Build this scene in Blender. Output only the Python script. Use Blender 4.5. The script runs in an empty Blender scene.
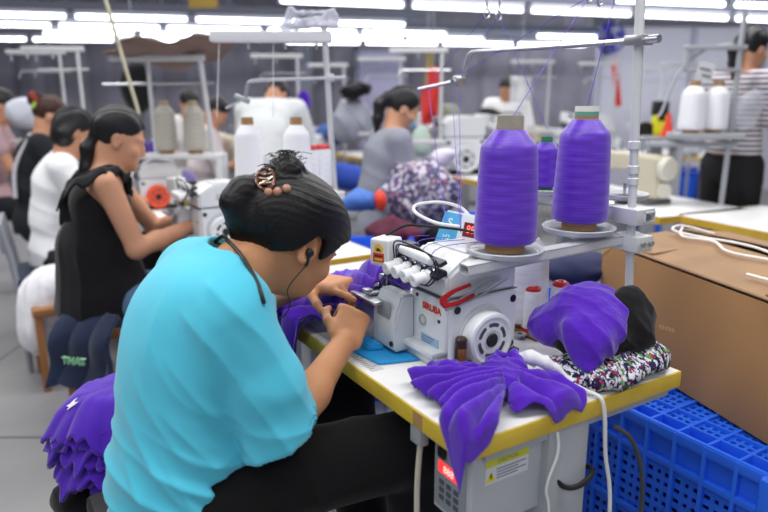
import bpy, bmesh, math, random
import numpy as np
from mathutils import Vector, Matrix, Euler
random.seed(7)
C = bpy.context.scene.collection
PI = math.pi
# ------------------------------------------------------------------ camera geometry
F, H = 650.0, 1.32
TH = math.atan(158 / 650)
_c, _s = math.cos(TH), math.sin(TH)
def ray(px, py):
    u, v = (px - 384) / F, (py - 256) / F
    return (u, _c - v * _s, -_s - v * _c)
def atz(px, py, z):          # sight line of the photo meets the level z
    d = ray(px, py); t = (z - H) / d[2]
    return Vector((d[0] * t, d[1] * t, z))
def aty(px, py, y):          # sight line of the photo at forward distance y
    d = ray(px, py); t = y / d[1]
    return Vector((d[0] * t, y, H + d[2] * t))
# ------------------------------------------------------------------ frames
class Frame:
    def __init__(s, o, ang):
        s.o = Vector(o); s.a = ang; s.m = Matrix.Translation(s.o) @ Matrix.Rotation(ang, 4, 'Z')
    def w(s, p): return s.m @ Vector(p)
    def l(s, p): return s.m.inverted() @ Vector(p)
WORLD = Frame((0, 0, 0), 0)
WK = Frame((.139, .996, .75), math.radians(-58.5))     # worktop: x operator's right, y into the table, z up from the top
BASE = {}
# ------------------------------------------------------------------ materials
def srgb(h):
    if isinstance(h, str):
        h = h.lstrip('#'); h = [int(h[i:i+2], 16) / 255 for i in (0, 2, 4)]
    return tuple(((c / 12.92) if c <= .04045 else ((c + .055) / 1.055) ** 2.4) for c in h) + (1.0,)
MATS = {}
def M(name, col, rough=.5, metal=0., var=0., vs=8., bump=0., bs=60., emit=0., trans=0., alpha=1., sheen=0., stretch=None, spec=.5, sss=0., col2=None, ior=1.45, coat=0.):
    if name in MATS: return MATS[name]
    m = bpy.data.materials.new(name); m.use_nodes = True; MATS[name] = m
    nt = m.node_tree; b = nt.nodes['Principled BSDF']; c = srgb(col)
    b.inputs['Base Color'].default_value = c
    b.inputs['Roughness'].default_value = rough; b.inputs['Metallic'].default_value = metal
    b.inputs['Specular IOR Level'].default_value = spec
    b.inputs['IOR'].default_value = ior
    if coat: b.inputs['Coat Weight'].default_value = coat
    if sheen: b.inputs['Sheen Weight'].default_value = sheen
    if trans: b.inputs['Transmission Weight'].default_value = trans
    if alpha < 1: b.inputs['Alpha'].default_value = alpha
    if sss:
        b.inputs['Subsurface Weight'].default_value = sss
        b.inputs['Subsurface Radius'].default_value = (.012, .005, .003); b.inputs['Subsurface Scale'].default_value = 1
    if emit:
        b.inputs['Emission Color'].default_value = c; b.inputs['Emission Strength'].default_value = emit
    tc = None
    def coord():
        nonlocal tc
        if tc is None:
            t = nt.nodes.new('ShaderNodeTexCoord'); mp = nt.nodes.new('ShaderNodeMapping')
            nt.links.new(t.outputs['Object'], mp.inputs['Vector'])
            if stretch: mp.inputs['Scale'].default_value = stretch
            tc = mp.outputs['Vector']
        return tc
    if var or col2:
        n = nt.nodes.new('ShaderNodeTexNoise'); n.inputs['Scale'].default_value = vs; n.inputs['Detail'].default_value = 4
        nt.links.new(coord(), n.inputs['Vector'])
        r = nt.nodes.new('ShaderNodeValToRGB'); r.color_ramp.elements[0].position = .3; r.color_ramp.elements[1].position = .7
        if col2: a0, a1 = c, srgb(col2)
        else:
            a0 = tuple(max(0, x * (1 - var)) for x in c[:3]) + (1,); a1 = tuple(min(1, x * (1 + var)) for x in c[:3]) + (1,)
        r.color_ramp.elements[0].color = a0; r.color_ramp.elements[1].color = a1
        nt.links.new(n.outputs['Fac'], r.inputs['Fac']); nt.links.new(r.outputs['Color'], b.inputs['Base Color'])
    if bump:
        n = nt.nodes.new('ShaderNodeTexNoise'); n.inputs['Scale'].default_value = bs; n.inputs['Detail'].default_value = 3
        nt.links.new(coord(), n.inputs['Vector'])
        bp = nt.nodes.new('ShaderNodeBump'); bp.inputs['Strength'].default_value = bump; bp.inputs['Distance'].default_value = .004
        nt.links.new(n.outputs['Fac'], bp.inputs['Height']); nt.links.new(bp.outputs['Normal'], b.inputs['Normal'])
    return m
def ramp_mat(name, tex, stops, rough=.7, scale=(1, 1, 1), tscale=5., bump=0., const=False, distort=0., wdir='Z', spec=.4):
    """procedural pattern: tex in noise / voronoi / wave / brick, stops = [(pos, colour)]"""
    if name in MATS: return MATS[name]
    m = bpy.data.materials.new(name); m.use_nodes = True; MATS[name] = m
    nt = m.node_tree; b = nt.nodes['Principled BSDF']; b.inputs['Roughness'].default_value = rough
    b.inputs['Specular IOR Level'].default_value = spec
    t = nt.nodes.new('ShaderNodeTexCoord'); mp = nt.nodes.new('ShaderNodeMapping'); mp.inputs['Scale'].default_value = scale
    nt.links.new(t.outputs['Object'], mp.inputs['Vector'])
    if tex == 'noise':
        n = nt.nodes.new('ShaderNodeTexNoise'); n.inputs['Detail'].default_value = 5; n.inputs['Distortion'].default_value = distort; o = n.outputs['Fac']
    elif tex == 'voronoi':
        n = nt.nodes.new('ShaderNodeTexVoronoi'); o = n.outputs['Color']
    else:
        n = nt.nodes.new('ShaderNodeTexWave'); n.wave_type = 'BANDS'; n.bands_direction = wdir
        n.inputs['Distortion'].default_value = distort; n.inputs['Detail'].default_value = 2; o = n.outputs['Fac']
    n.inputs['Scale'].default_value = tscale
    if tex == 'voronoi' and distort:
        nz = nt.nodes.new('ShaderNodeTexNoise'); nz.inputs['Scale'].default_value = tscale * .6
        mx = nt.nodes.new('ShaderNodeMixRGB'); mx.blend_type = 'ADD'; mx.inputs['Fac'].default_value = distort
        nt.links.new(mp.outputs['Vector'], nz.inputs['Vector']); nt.links.new(mp.outputs['Vector'], mx.inputs['Color1'])
        nt.links.new(nz.outputs['Color'], mx.inputs['Color2']); nt.links.new(mx.outputs['Color'], n.inputs['Vector'])
    else:
        nt.links.new(mp.outputs['Vector'], n.inputs['Vector'])
    r = nt.nodes.new('ShaderNodeValToRGB'); e = r.color_ramp.elements
    if const: r.color_ramp.interpolation = 'CONSTANT'
    while len(e) < len(stops): e.new(.5)
    for k, (p, cc) in enumerate(stops): e[k].position = p; e[k].color = srgb(cc)
    nt.links.new(o, r.inputs['Fac']); nt.links.new(r.outputs['Color'], b.inputs['Base Color'])
    if bump:
        bp = nt.nodes.new('ShaderNodeBump'); bp.inputs['Strength'].default_value = bump; bp.inputs['Distance'].default_value = .003
        nt.links.new(o, bp.inputs['Height']); nt.links.new(bp.outputs['Normal'], b.inputs['Normal'])
    return m
# ------------------------------------------------------------------ mesh builder
def basis(axis):
    a = Vector(axis).normalized(); t = Vector((0, 0, 1)) if abs(a.z) < .9 else Vector((1, 0, 0))
    u = a.cross(t).normalized(); return u, a.cross(u).normalized(), a
def smooth_path(pts, sub=6):
    P = [Vector(p) for p in pts]
    if len(P) < 3: return P
    out = []
    for i in range(len(P) - 1):
        p0 = P[max(i - 1, 0)]; p1 = P[i]; p2 = P[i + 1]; p3 = P[min(i + 2, len(P) - 1)]
        for k in range(sub):
            t = k / sub
            out.append(.5 * ((2 * p1) + (p2 - p0) * t + (2 * p0 - 5 * p1 + 4 * p2 - p3) * t * t + (3 * p1 - p0 - 3 * p2 + p3) * t ** 3))
    out.append(P[-1]); return out
class MB:
    def __init__(s): s.bm = bmesh.new()
    def box(s, c, size, rot=None, bev=0., seg=2):
        t = bmesh.new(); bmesh.ops.create_cube(t, size=1)
        for v in t.verts: v.co = Vector((v.co.x * size[0], v.co.y * size[1], v.co.z * size[2]))
        if bev: bmesh.ops.bevel(t, geom=list(t.edges), offset=min(bev, min(size) * .49), segments=seg, profile=.6, affect='EDGES')
        m = Matrix.Translation(Vector(c))
        if rot is not None: m = m @ (rot if isinstance(rot, Matrix) else Euler(rot).to_matrix().to_4x4())
        t.transform(m); s._merge(t); return s
    def bb(s, lo, hi, bev=0., seg=2):
        return s.box([(a + b) / 2 for a, b in zip(lo, hi)], [abs(b - a) for a, b in zip(lo, hi)], None, bev, seg)
    def _merge(s, t):
        me = bpy.data.meshes.new('t'); t.to_mesh(me); t.free(); s.bm.from_mesh(me); bpy.data.meshes.remove(me)
    def cyl(s, a, b, r, r2=None, n=20, cap=True, bev=0.):
        a, b = Vector(a), Vector(b); L = (b - a).length; r2 = r if r2 is None else r2
        if bev:
            pr = [(0, 0), (r - bev, 0), (r, bev), (r2, L - bev), (r2 - bev, L), (0, L)]
        else: pr = ([(0, 0)] if cap else []) + [(r, 0), (r2, L)] + ([(0, L)] if cap else [])
        return s.lathe(pr, a, b - a, n)
    def lathe(s, prof, c=(0, 0, 0), axis=(0, 0, 1), n=24, a0=0, a1=2 * PI):
        u, v, w = basis(axis); c = Vector(c); rings = []; full = abs(a1 - a0 - 2 * PI) < 1e-6
        for r, z in prof:
            if r < 1e-7: rings.append([s.bm.verts.new(c + w * z)]); continue
            rings.append([s.bm.verts.new(c + w * z + (u * math.cos(a0 + (a1 - a0) * k / n) + v * math.sin(a0 + (a1 - a0) * k / n)) * r) for k in range(n if full else n + 1)])
        for A, B in zip(rings, rings[1:]):
            m = max(len(A), len(B)); rr = range(m) if full else range(m - 1)
            for k in rr:
                q = (k + 1) % m
                if len(A) == 1 and len(B) == 1: continue
                if len(A) == 1: f = (A[0], B[q], B[k])
                elif len(B) == 1: f = (A[k], A[q], B[0])
                else: f = (A[k], A[q], B[q], B[k])
                try: s.bm.faces.new(f)
                except ValueError: pass
        return s
    def tube(s, pts, r, n=8, sub=6, closed=False, r_end=None):
        P = smooth_path(pts, sub) if sub > 1 else [Vector(p) for p in pts]
        rings = []; prev = None
        for i, p in enumerate(P):
            d = (P[min(i + 1, len(P) - 1)] - P[max(i - 1, 0)])
            if d.length < 1e-9: d = Vector((0, 0, 1))
            d.normalize()
            if prev is None: u, v, _ = basis(d)
            else:
                u = (prev - d * prev.dot(d))
                u = u.normalized() if u.length > 1e-6 else basis(d)[0]
                v = d.cross(u)
            prev = u; rr = r if r_end is None else r + (r_end - r) * i / (len(P) - 1)
            rings.append([s.bm.verts.new(p + (u * math.cos(2 * PI * k / n) + v * math.sin(2 * PI * k / n)) * rr) for k in range(n)])
        for A, B in zip(rings, rings[1:]):
            for k in range(n): s.bm.faces.new((A[k], A[(k + 1) % n], B[(k + 1) % n], B[k]))
        s.bm.faces.new(rings[0][::-1]); s.bm.faces.new(rings[-1]); return s
    def ell(s, c, r, rot=None, u=20, v=12):
        t = bmesh.new(); bmesh.ops.create_uvsphere(t, u_segments=u, v_segments=v, radius=1)
        r = (r, r, r) if isinstance(r, (int, float)) else r
        m = Matrix.Translation(Vector(c))
        if rot is not None: m = m @ (rot if isinstance(rot, Matrix) else Euler(rot).to_matrix().to_4x4())
        t.transform(m @ Matrix.Diagonal((*r, 1))); s._merge(t); return s
    def torus(s, c, R, r, axis=(0, 0, 1), n=32, m=8, a0=0, a1=2 * PI):
        u, v, w = basis(axis); c = Vector(c)
        pts = [c + (u * math.cos(a0 + (a1 - a0) * k / n) + v * math.sin(a0 + (a1 - a0) * k / n)) * R for k in range(n + 1)]
        return s.tube(pts, r, m, 1)
    def prism(s, poly, z0, z1, mat=None, bev=0.):
        """polygon in xy extruded z0..z1, then placed by mat"""
        t = bmesh.new(); vs = [t.verts.new((x, y, z0)) for x, y in poly]; f = t.faces.new(vs)
        r = bmesh.ops.extrude_face_region(t, geom=[f])
        for v in [g for g in r['geom'] if isinstance(g, bmesh.types.BMVert)]: v.co.z = z1
        if bev: bmesh.ops.bevel(t, geom=list(t.edges), offset=bev, segments=2, affect='EDGES')
        if mat is not None: t.transform(mat)
        s._merge(t); return s
    def text(s, body, size, mat, ext=.0006, align='CENTER', bold=0.):
        cu = bpy.data.curves.new('txt', 'FONT'); cu.body = body; cu.size = size; cu.extrude = ext; cu.align_x = align; cu.align_y = 'CENTER'; cu.offset = bold
        o = bpy.data.objects.new('txt', cu); me = bpy.data.meshes.new_from_object(o)
        t = bmesh.new(); t.from_mesh(me); t.transform(mat); s._merge(t)
        bpy.data.objects.remove(o); bpy.data.curves.remove(cu); bpy.data.meshes.remove(me); return s
    def raw(s, V, Fc):
        vs = [s.bm.verts.new(v) for v in V]
        for f in Fc:
            try: s.bm.faces.new([vs[i] for i in f])
            except ValueError: pass
        return s
    def xf(s, m): s.bm.transform(m); return s
    def mesh(s, name, base, ang=.6):
        bm = s.bm
        bmesh.ops.recalc_face_normals(bm, faces=list(bm.faces))
        for f in bm.faces: f.smooth = True
        for e in bm.edges:
            if len(e.link_faces) == 2:
                try: e.smooth = e.calc_face_angle() < ang
                except Exception: pass
        if base is not None: bm.transform(Matrix.Translation(-Vector(base)))
        me = bpy.data.meshes.new(name); bm.to_mesh(me); bm.free(); return me
def arr_mesh(name, V, Q, base):
    me = bpy.data.meshes.new(name); V = np.asarray(V, dtype=np.float64) - np.array(base, dtype=np.float64)
    me.from_pydata([tuple(v) for v in V], [], [tuple(int(i) for i in q) for q in Q])
    me.polygons.foreach_set('use_smooth', np.ones(len(me.polygons), dtype=bool)); me.update(); return me
def plane_m(o, x, y):
    """matrix: local x->x, y->y, z->x×y at o"""
    x = Vector(x).normalized(); z = x.cross(Vector(y)).normalized(); y = z.cross(x)
    return Matrix(((x.x, y.x, z.x, o[0]), (x.y, y.y, z.y, o[1]), (x.z, y.z, z.z, o[2]), (0, 0, 0, 1)))
# ------------------------------------------------------------------ scene objects
def tag(o, label=None, cat=None, group=None, kind=None):
    if label: o['label'] = label
    if cat: o['category'] = cat
    if group: o['group'] = group
    if kind: o['kind'] = kind
    return o
def thing(name, label, cat, fr=WORLD, base=(0, 0, 0), group=None):
    o = bpy.data.objects.new(name, None); o.empty_display_size = .05; C.objects.link(o)
    o.location = fr.w(base); o.rotation_euler = (0, 0, fr.a); BASE[o] = tuple(base)
    return tag(o, label, cat, group)
def _me(name, g, base):
    if isinstance(g, MB): return g.mesh(name, base)
    return arr_mesh(name, g[0], g[1], base)
def part(name, g, mat, parent, label=None):
    base = BASE[parent]; me = _me(name, g, base)
    for m in (mat if isinstance(mat, (list, tuple)) else [mat]): me.materials.append(m)
    o = bpy.data.objects.new(name, me); C.objects.link(o); o.parent = parent; BASE[o] = base
    if label: o['label'] = label
    return o
def solo(name, g, mat, label, cat, fr=WORLD, base=(0, 0, 0), group=None, kind=None):
    me = _me(name, g, base)
    for m in (mat if isinstance(mat, (list, tuple)) else [mat]): me.materials.append(m)
    o = bpy.data.objects.new(name, me); C.objects.link(o)
    o.location = fr.w(base); o.rotation_euler = (0, 0, fr.a); BASE[o] = tuple(base)
    return tag(o, label, cat, group, kind)
def struct(name, g, mat):
    me = _me(name, g, (0, 0, 0)); me.materials.append(mat)
    o = bpy.data.objects.new(name, me); C.objects.link(o); o['kind'] = 'structure'; return o
def dup(root, loc, rotz=None, label=None, scale=None):
    r = root.copy(); C.objects.link(r); r.location = loc; BASE[r] = BASE.get(root, (0, 0, 0))
    if rotz is not None: r.rotation_euler = (0, 0, rotz)
    if label: r['label'] = label
    if scale: r.scale = (scale,) * 3
    for ch in list(root.children):
        c = ch.copy(); C.objects.link(c); c.parent = r
        for g in ch.children:
            d = g.copy(); C.objects.link(d); d.parent = c
    return r
# ------------------------------------------------------------------ signed distance modelling
class SDF:
    def __init__(s, lo, hi, h):
        s.lo = np.array(lo, float); s.h = h
        s.n = np.ceil((np.array(hi) - s.lo) / h).astype(int) + 1
        s.ax = [(s.lo[i] + h * np.arange(s.n[i])).astype(np.float32) for i in range(3)]
        s.d = np.full(s.n, 1.0, np.float32)
    def _sl(s, lo, hi):
        a = np.clip(np.floor((np.array(lo) - s.lo) / s.h).astype(int), 0, s.n); b = np.clip(np.ceil((np.array(hi) - s.lo) / s.h).astype(int) + 1, 0, s.n)
        if np.any(b - a <= 0): return None
        sl = tuple(slice(x, y) for x, y in zip(a, b))
        return sl, s.ax[0][sl[0]][:, None, None], s.ax[1][sl[1]][None, :, None], s.ax[2][sl[2]][None, None, :]
    def _op(s, fn, lo, hi, k, op):
        pad = k + 3 * s.h; q = s._sl(np.array(lo) - pad, np.array(hi) + pad)
        if q is None: return s
        sl, X, Y, Z = q; d2 = fn(X, Y, Z).astype(np.float32); d1 = s.d[sl]
        if op == 'sub': d1, d2 = -d1, d2
        if k > 0:
            hh = np.maximum(k - np.abs(d1 - d2), 0) / k; r = np.minimum(d1, d2) - hh * hh * k * .25
        else: r = np.minimum(d1, d2)
        s.d[sl] = -r if op == 'sub' else r
        return s
    def cone(s, a, b, ra, rb=None, k=.01, op='add'):
        rb = ra if rb is None else rb; a = np.array(a, float); b = np.array(b, float); ab = b - a; L = max(ab @ ab, 1e-9); m = max(ra, rb)
        def fn(X, Y, Z):
            t = np.clip(((X - a[0]) * ab[0] + (Y - a[1]) * ab[1] + (Z - a[2]) * ab[2]) / L, 0, 1)
            return np.sqrt((X - a[0] - t * ab[0]) ** 2 + (Y - a[1] - t * ab[1]) ** 2 + (Z - a[2] - t * ab[2]) ** 2) - (ra + (rb - ra) * t)
        return s._op(fn, np.minimum(a, b) - m, np.maximum(a, b) + m, k, op)
    def chain(s, pts, rs, k=.01, op='add'):
        for i in range(len(pts) - 1): s.cone(pts[i], pts[i + 1], rs[i], rs[i + 1], k, op)
        return s
    def ell(s, c, r, R=None, k=.01, op='add'):
        c = np.array(c, float); r = np.array(r, float); R = np.eye(3) if R is None else np.array(R)
        ext = np.sqrt(((R * r) ** 2).sum(1))
        def fn(X, Y, Z):
            x, y, z = X - c[0], Y - c[1], Z - c[2]
            l = [x * R[0, i] + y * R[1, i] + z * R[2, i] for i in range(3)]
            k0 = np.sqrt(sum((l[i] / r[i]) ** 2 for i in range(3))); k1 = np.sqrt(sum((l[i] / r[i] ** 2) ** 2 for i in range(3)))
            return k0 * (k0 - 1) / np.maximum(k1, 1e-6)
        return s._op(fn, c - ext, c + ext, k, op)
    def box(s, c, hf, R=None, rnd=.005, k=.01, op='add'):
        c = np.array(c, float); hf = np.array(hf, float); R = np.eye(3) if R is None else np.array(R)
        ext = (np.abs(R) * hf).sum(1)
        def fn(X, Y, Z):
            x, y, z = X - c[0], Y - c[1], Z - c[2]
            q = [np.abs(x * R[0, i] + y * R[1, i] + z * R[2, i]) - hf[i] + rnd for i in range(3)]
            return np.sqrt(sum(np.maximum(t, 0) ** 2 for t in q)) + np.minimum(np.maximum(np.maximum(q[0], q[1]), q[2]), 0) - rnd
        return s._op(fn, c - ext, c + ext, k, op)
    def cut(s, fn):
        """remove where fn(X,Y,Z) > 0"""
        X, Y, Z = s.ax[0][:, None, None], s.ax[1][None, :, None], s.ax[2][None, None, :]
        s.d = np.maximum(s.d, fn(X, Y, Z).astype(np.float32)); return s
    def mesh(s, smooth=2):
        d = s.d; neg = d < 0; n = s.n
        cs = [(i, j, k) for i in (0, 1) for j in (0, 1) for k in (0, 1)]
        sub = lambda a, o: a[o[0]:n[0] - 1 + o[0], o[1]:n[1] - 1 + o[1], o[2]:n[2] - 1 + o[2]]
        cnt = sum(sub(neg, o).astype(np.int8) for o in cs)
        act = np.argwhere((cnt > 0) & (cnt < 8))
        idx = np.full(tuple(n - 1), -1, np.int64); idx[tuple(act.T)] = np.arange(len(act))
        val = np.stack([d[act[:, 0] + o[0], act[:, 1] + o[1], act[:, 2] + o[2]] for o in cs], 1)
        acc = np.zeros((len(act), 3)); num = np.zeros(len(act))
        for a in range(8):
            for b in range(a + 1, 8):
                df = [abs(cs[a][t] - cs[b][t]) for t in range(3)]
                if sum(df) != 1: continue
                va, vb = val[:, a], val[:, b]; m = (va < 0) != (vb < 0)
                t = va / np.where(m, va - vb, 1)
                p = np.array(cs[a]) + t[:, None] * (np.array(cs[b]) - np.array(cs[a]))
                acc[m] += p[m]; num[m] += 1
        V = s.lo + (act + acc / num[:, None]) * s.h
        Q = []
        for ax in range(3):
            o1 = [0, 0, 0]; o1[ax] = 1
            a = neg[tuple(slice(0, n[t] - o1[t]) for t in range(3))]; b = neg[tuple(slice(o1[t], n[t]) for t in range(3))]
            e = np.argwhere(a != b); u, v = (ax + 1) % 3, (ax + 2) % 3
            e = e[(e[:, u] > 0) & (e[:, v] > 0) & (e[:, u] < n[u] - 1) & (e[:, v] < n[v] - 1)]
            if not len(e): continue
            du = np.zeros(3, int); du[u] = 1; dv = np.zeros(3, int); dv[v] = 1
            q = np.stack([idx[tuple((e - du - dv).T)], idx[tuple((e - dv).T)], idx[tuple(e.T)], idx[tuple((e - du).T)]], 1)
            fl = a[tuple(e.T)]; q[~fl] = q[~fl][:, ::-1]; Q.append(q)
        Q = np.concatenate(Q); Q = Q[(Q >= 0).all(1)]
        for _ in range(smooth): V = lap(V, Q, .5)
        return V, Q
def lap(V, Q, f):
    acc = np.zeros_like(V); cnt = np.zeros(len(V))
    for k in range(4):
        a, b = Q[:, k], Q[:, (k + 1) % 4]
        for t in range(3): acc[:, t] += np.bincount(a, V[b, t], len(V)) + np.bincount(b, V[a, t], len(V))
        cnt += np.bincount(a, minlength=len(V)) + np.bincount(b, minlength=len(V))
    return V + f * (acc / np.maximum(cnt, 1)[:, None] - V)
def vnorm(V, Q):
    nf = np.cross(V[Q[:, 2]] - V[Q[:, 0]], V[Q[:, 3]] - V[Q[:, 1]]); N = np.zeros_like(V)
    for k in range(4):
        for t in range(3): N[:, t] += np.bincount(Q[:, k], nf[:, t], len(V))
    return N / np.maximum(np.linalg.norm(N, axis=1), 1e-12)[:, None]
def displace(VQ, fn):
    V, Q = VQ; N = vnorm(V, Q); return V + N * fn(V, N)[:, None], Q
def wob(V, freq, seed, oct=3):
    """smooth pseudo-noise -1..1 out of warped sines"""
    r = np.random.RandomState(seed); o = np.zeros(len(V)); P = np.asarray(V, float); amp = 1; tot = 0
    for k in range(oct):
        a = np.zeros(len(V))
        for _ in range(3):
            dv = r.normal(size=3); dv /= np.linalg.norm(dv); dw = r.normal(size=3); dw /= np.linalg.norm(dw)
            a += np.sin(P @ dv * freq + 1.3 * np.sin(P @ dw * freq * .7 + r.rand() * 6) + r.rand() * 6)
        o += amp * a / 3; tot += amp; amp *= .5; freq *= 2
    return o / tot
def folds(V, dr, freq, seed, warp=.5, sharp=1.6):
    """ridged creases running across direction dr"""
    P = np.asarray(V, float); dr = np.array(dr, float); dr /= np.linalg.norm(dr)
    ph = P @ dr * freq + warp * 4 * wob(P, freq * .22, seed, 2)
    return (1 - np.abs(np.sin(ph))) ** sharp * (.5 + .5 * wob(P, freq * .3, seed + 5, 1))
def sheet(fn, nu, nv, th=.003):
    """cloth: fn(U,V)->(n,3) on 0..1 grid, given a thickness"""
    U, Vv = np.meshgrid(np.linspace(0, 1, nu), np.linspace(0, 1, nv), indexing='ij')
    P = fn(U.ravel(), Vv.ravel()); I = np.arange(nu * nv).reshape(nu, nv)
    Q = np.stack([I[:-1, :-1], I[1:, :-1], I[1:, 1:], I[:-1, 1:]], -1).reshape(-1, 4)
    N = vnorm(P, Q); n = len(P); P2 = np.concatenate([P, P - N * th])
    Q2 = np.concatenate([Q, Q[:, ::-1] + n])
    rim = np.concatenate([I[:, 0], I[-1, 1:], I[::-1, -1][1:], I[0, ::-1][1:]])
    a, b = rim[:-1], rim[1:]
    return P2, np.concatenate([Q2, np.stack([b, a, a + n, b + n], 1)])
def rotm(*deg, order='XYZ'):
    return np.array(Euler([math.radians(x) for x in deg], order).to_matrix())
def nrm(v): v = np.array(v, float); return v / np.linalg.norm(v)
# ------------------------------------------------------------------ anatomy
FING = [(.033, .070, .0090), (.011, .079, .0093), (-.011, .073, .0088), (-.031, .057, .0078)]
def hand(S, w, d, n, side, curls, thumb=(35, 25), sc=1., k=.006, spread=.10):
    """palm and five fingers from wrist w; d to the fingers, n out of the palm; curls per finger in degrees"""
    w = np.array(w, float); d = nrm(d); n = np.array(n, float); n = nrm(n - d * (n @ d))
    t = np.cross(d, n) if side == 'R' else np.cross(n, d)
    R = np.stack([t, d, n], 1)
    S.box(w + d * .048 * sc, (np.array((.040, .050, .014)) * sc), R, .013 * sc, .012)
    S.ell(w + d * .03 * sc + t * .024 * sc + n * .008 * sc, np.array((.020, .032, .016)) * sc, R, .01)
    S.ell(w + d * .085 * sc, np.array((.041, .014, .0125)) * sc, R, .008)
    tips = []
    for (o, L, r), cu in zip(FING, curls):
        if isinstance(cu, (int, float)): cu = (cu, cu * 1.1, cu * .7)
        p = w + d * (.090 - abs(o - .008) * .18) * sc + t * o * sc; dd = nrm(d + t * o * spread * 20 * .3); a = 0
        for f, c in zip((.46, .31, .23), cu):
            a += math.radians(c); q = p + (dd * math.cos(a) + n * math.sin(a)) * L * f * sc
            S.cone(p, q, r * sc, r * .88 * sc, k); p = q; r *= .9
        tips.append(p)
    a, b = (math.radians(x) for x in thumb)
    p = w + d * .022 * sc + t * .026 * sc + n * .004 * sc
    dirs = [nrm(t * .75 + d * .65 + n * .25), None, None]
    d1 = nrm(d * math.cos(a) + t * math.sin(a) + n * .35); d2 = nrm(d1 * math.cos(b) - t * math.sin(b) + n * .15)
    q = p + dirs[0] * .036 * sc; S.cone(p, q, .0145 * sc, .0115 * sc, .01)
    r2 = q + d1 * .034 * sc; S.cone(q, r2, .0112 * sc, .0098 * sc, k)
    r3 = r2 + d2 * .026 * sc; S.cone(r2, r3, .0098 * sc, .008 * sc, k)
    tips.append(r3); return tips
def head(S, c, R, sc=1., ears=True, jaw=1.):
    """c = between the ears; R columns = right, forward, up"""
    R = np.array(R); T = lambda p: np.array(c) + R @ (np.array((p[0], p[1], p[2] * (jaw if p[2] < -.015 else 1))) * sc)
    S.ell(T((0, -.012, .035)), np.array((.074, .093, .085)) * sc, R, .01)
    S.ell(T((0, .022, -.02)), np.array((.064, .066, .085)) * sc, R, .03)
    S.ell(T((0, .052, -.070)), np.array((.046, .040, .044)) * sc, R, .03)
    S.ell(T((0, .078, -.098)), np.array((.021, .016, .015)) * sc, R, .02)
    for sx in (-1, 1):
        S.ell(T((sx * .042, .062, -.032)), np.array((.024, .022, .022)) * sc, R, .02)
        S.cone(T((sx * .012, .082, .020)), T((sx * .045, .070, .020)), .011 * sc, .009 * sc, .014)
        S.ell(T((sx * .031, .086, -.002)), np.array((.014, .010, .009)) * sc, R, .008, 'sub')
        S.ell(T((sx * .031, .076, -.003)), np.array((.013, .011, .010)) * sc, R, .004)
        S.cone(T((sx * .010, .090, -.043)), T((sx * .006, .094, -.041)), .0075 * sc, .007 * sc, .006)
        if ears:
            Re = R @ rotm(8, 0, -sx * 24)
            S.ell(T((sx * .077, -.010, -.008)), np.array((.008, .019, .032)) * sc, Re, .006)
            S.ell(T((sx * .084, -.006, -.006)), np.array((.006, .010, .020)) * sc, Re, .004, 'sub')
            S.ell(T((sx * .079, .006, -.010)), np.array((.005, .005, .007)) * sc, Re, .004)
    S.chain([T((0, .084, .018)), T((0, .097, -.015)), T((0, .104, -.036))], [.008 * sc, .009 * sc, .011 * sc], .010)
    S.cone(T((-.017, .088, -.062)), T((.017, .088, -.062)), .0055 * sc, None, .006)
    S.cone(T((-.014, .088, -.072)), T((.014, .088, -.072)), .0062 * sc, None, .006)
    return T
# ================================================================== setting
white_enamel = M('white_enamel', '#e6e8ee', .35, var=.04, vs=3)
mat_floor = ramp_mat('concrete_floor', 'noise', [(.25, '#77787c'), (.5, '#8b8b8e'), (.75, '#979696')], .42, (1, 1, 1), 1.7, .0, distort=.6)
g = MB().bb((-9, -2.5, -.1), (10, 12.6, 0)); struct('floor', g, mat_floor)
g = MB()
for a in range(-8, 10, 2): g.bb((a, -2.4, .0005), (a + .012, 12.5, .0015))
for b in range(-2, 13, 2): g.bb((-9, b + .35, .0005), (10, b + .362, .0015))
struct('trim_1', g, M('floor_joint', '#66676b', .7))
struct('ceiling', MB().bb((-9, -2.5, 3.6), (10, 12.6, 3.7)), M('ceiling_paint', '#7d818e', .9, var=.1, vs=1))
mat_curt = M('grey_sheeting', '#8c8b98', .75, var=.12, vs=2.5)
g = MB(); xs = np.arange(-9, 10.01, .09)
pts = [(x, 12.25 + .045 * math.sin(x * 9) + .02 * math.sin(x * 23)) for x in xs]
V = [(x, y, z) for x, y in pts for z in (0, 3.6)]; Fq = [(2 * i, 2 * i + 2, 2 * i + 3, 2 * i + 1) for i in range(len(pts) - 1)]
g.raw(V, Fq); g.bb((-9, 12.4, 0), (10, 12.6, 3.6)); struct('wall_back', g, mat_curt)
struct('wall_left', MB().bb((-9.1, -2.5, 0), (-9, 12.6, 3.6)), M('wall_grey', '#8d909c', .8, var=.05))
mat_ww = M('white_wall', '#dfe0f0', .7, var=.03, vs=1.5)
struct('wall_right', MB().bb((10, -2.5, 0), (10.1, 12.6, 3.6)), mat_ww)
# white partition at the back right, with its posts and the grey beam on top
g = MB().bb((3.05, 9.6, 0), (9.9, 9.75, 2.30)); struct('wall_partition', g, mat_ww)
g = MB()
for x in (3.05, 4.35, 5.35, 6.9, 8.4): g.bb((x - .035, 9.55, 0), (x + .035, 9.6, 2.3), .005)
struct('trim_2', g, M('partition_post', '#b9bdd0', .6))
struct('trim_3', MB().bb((2.9, 9.5, 2.30), (9.9, 9.8, 2.62), .01), M('beam_grey', '#70747f', .6))
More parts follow.
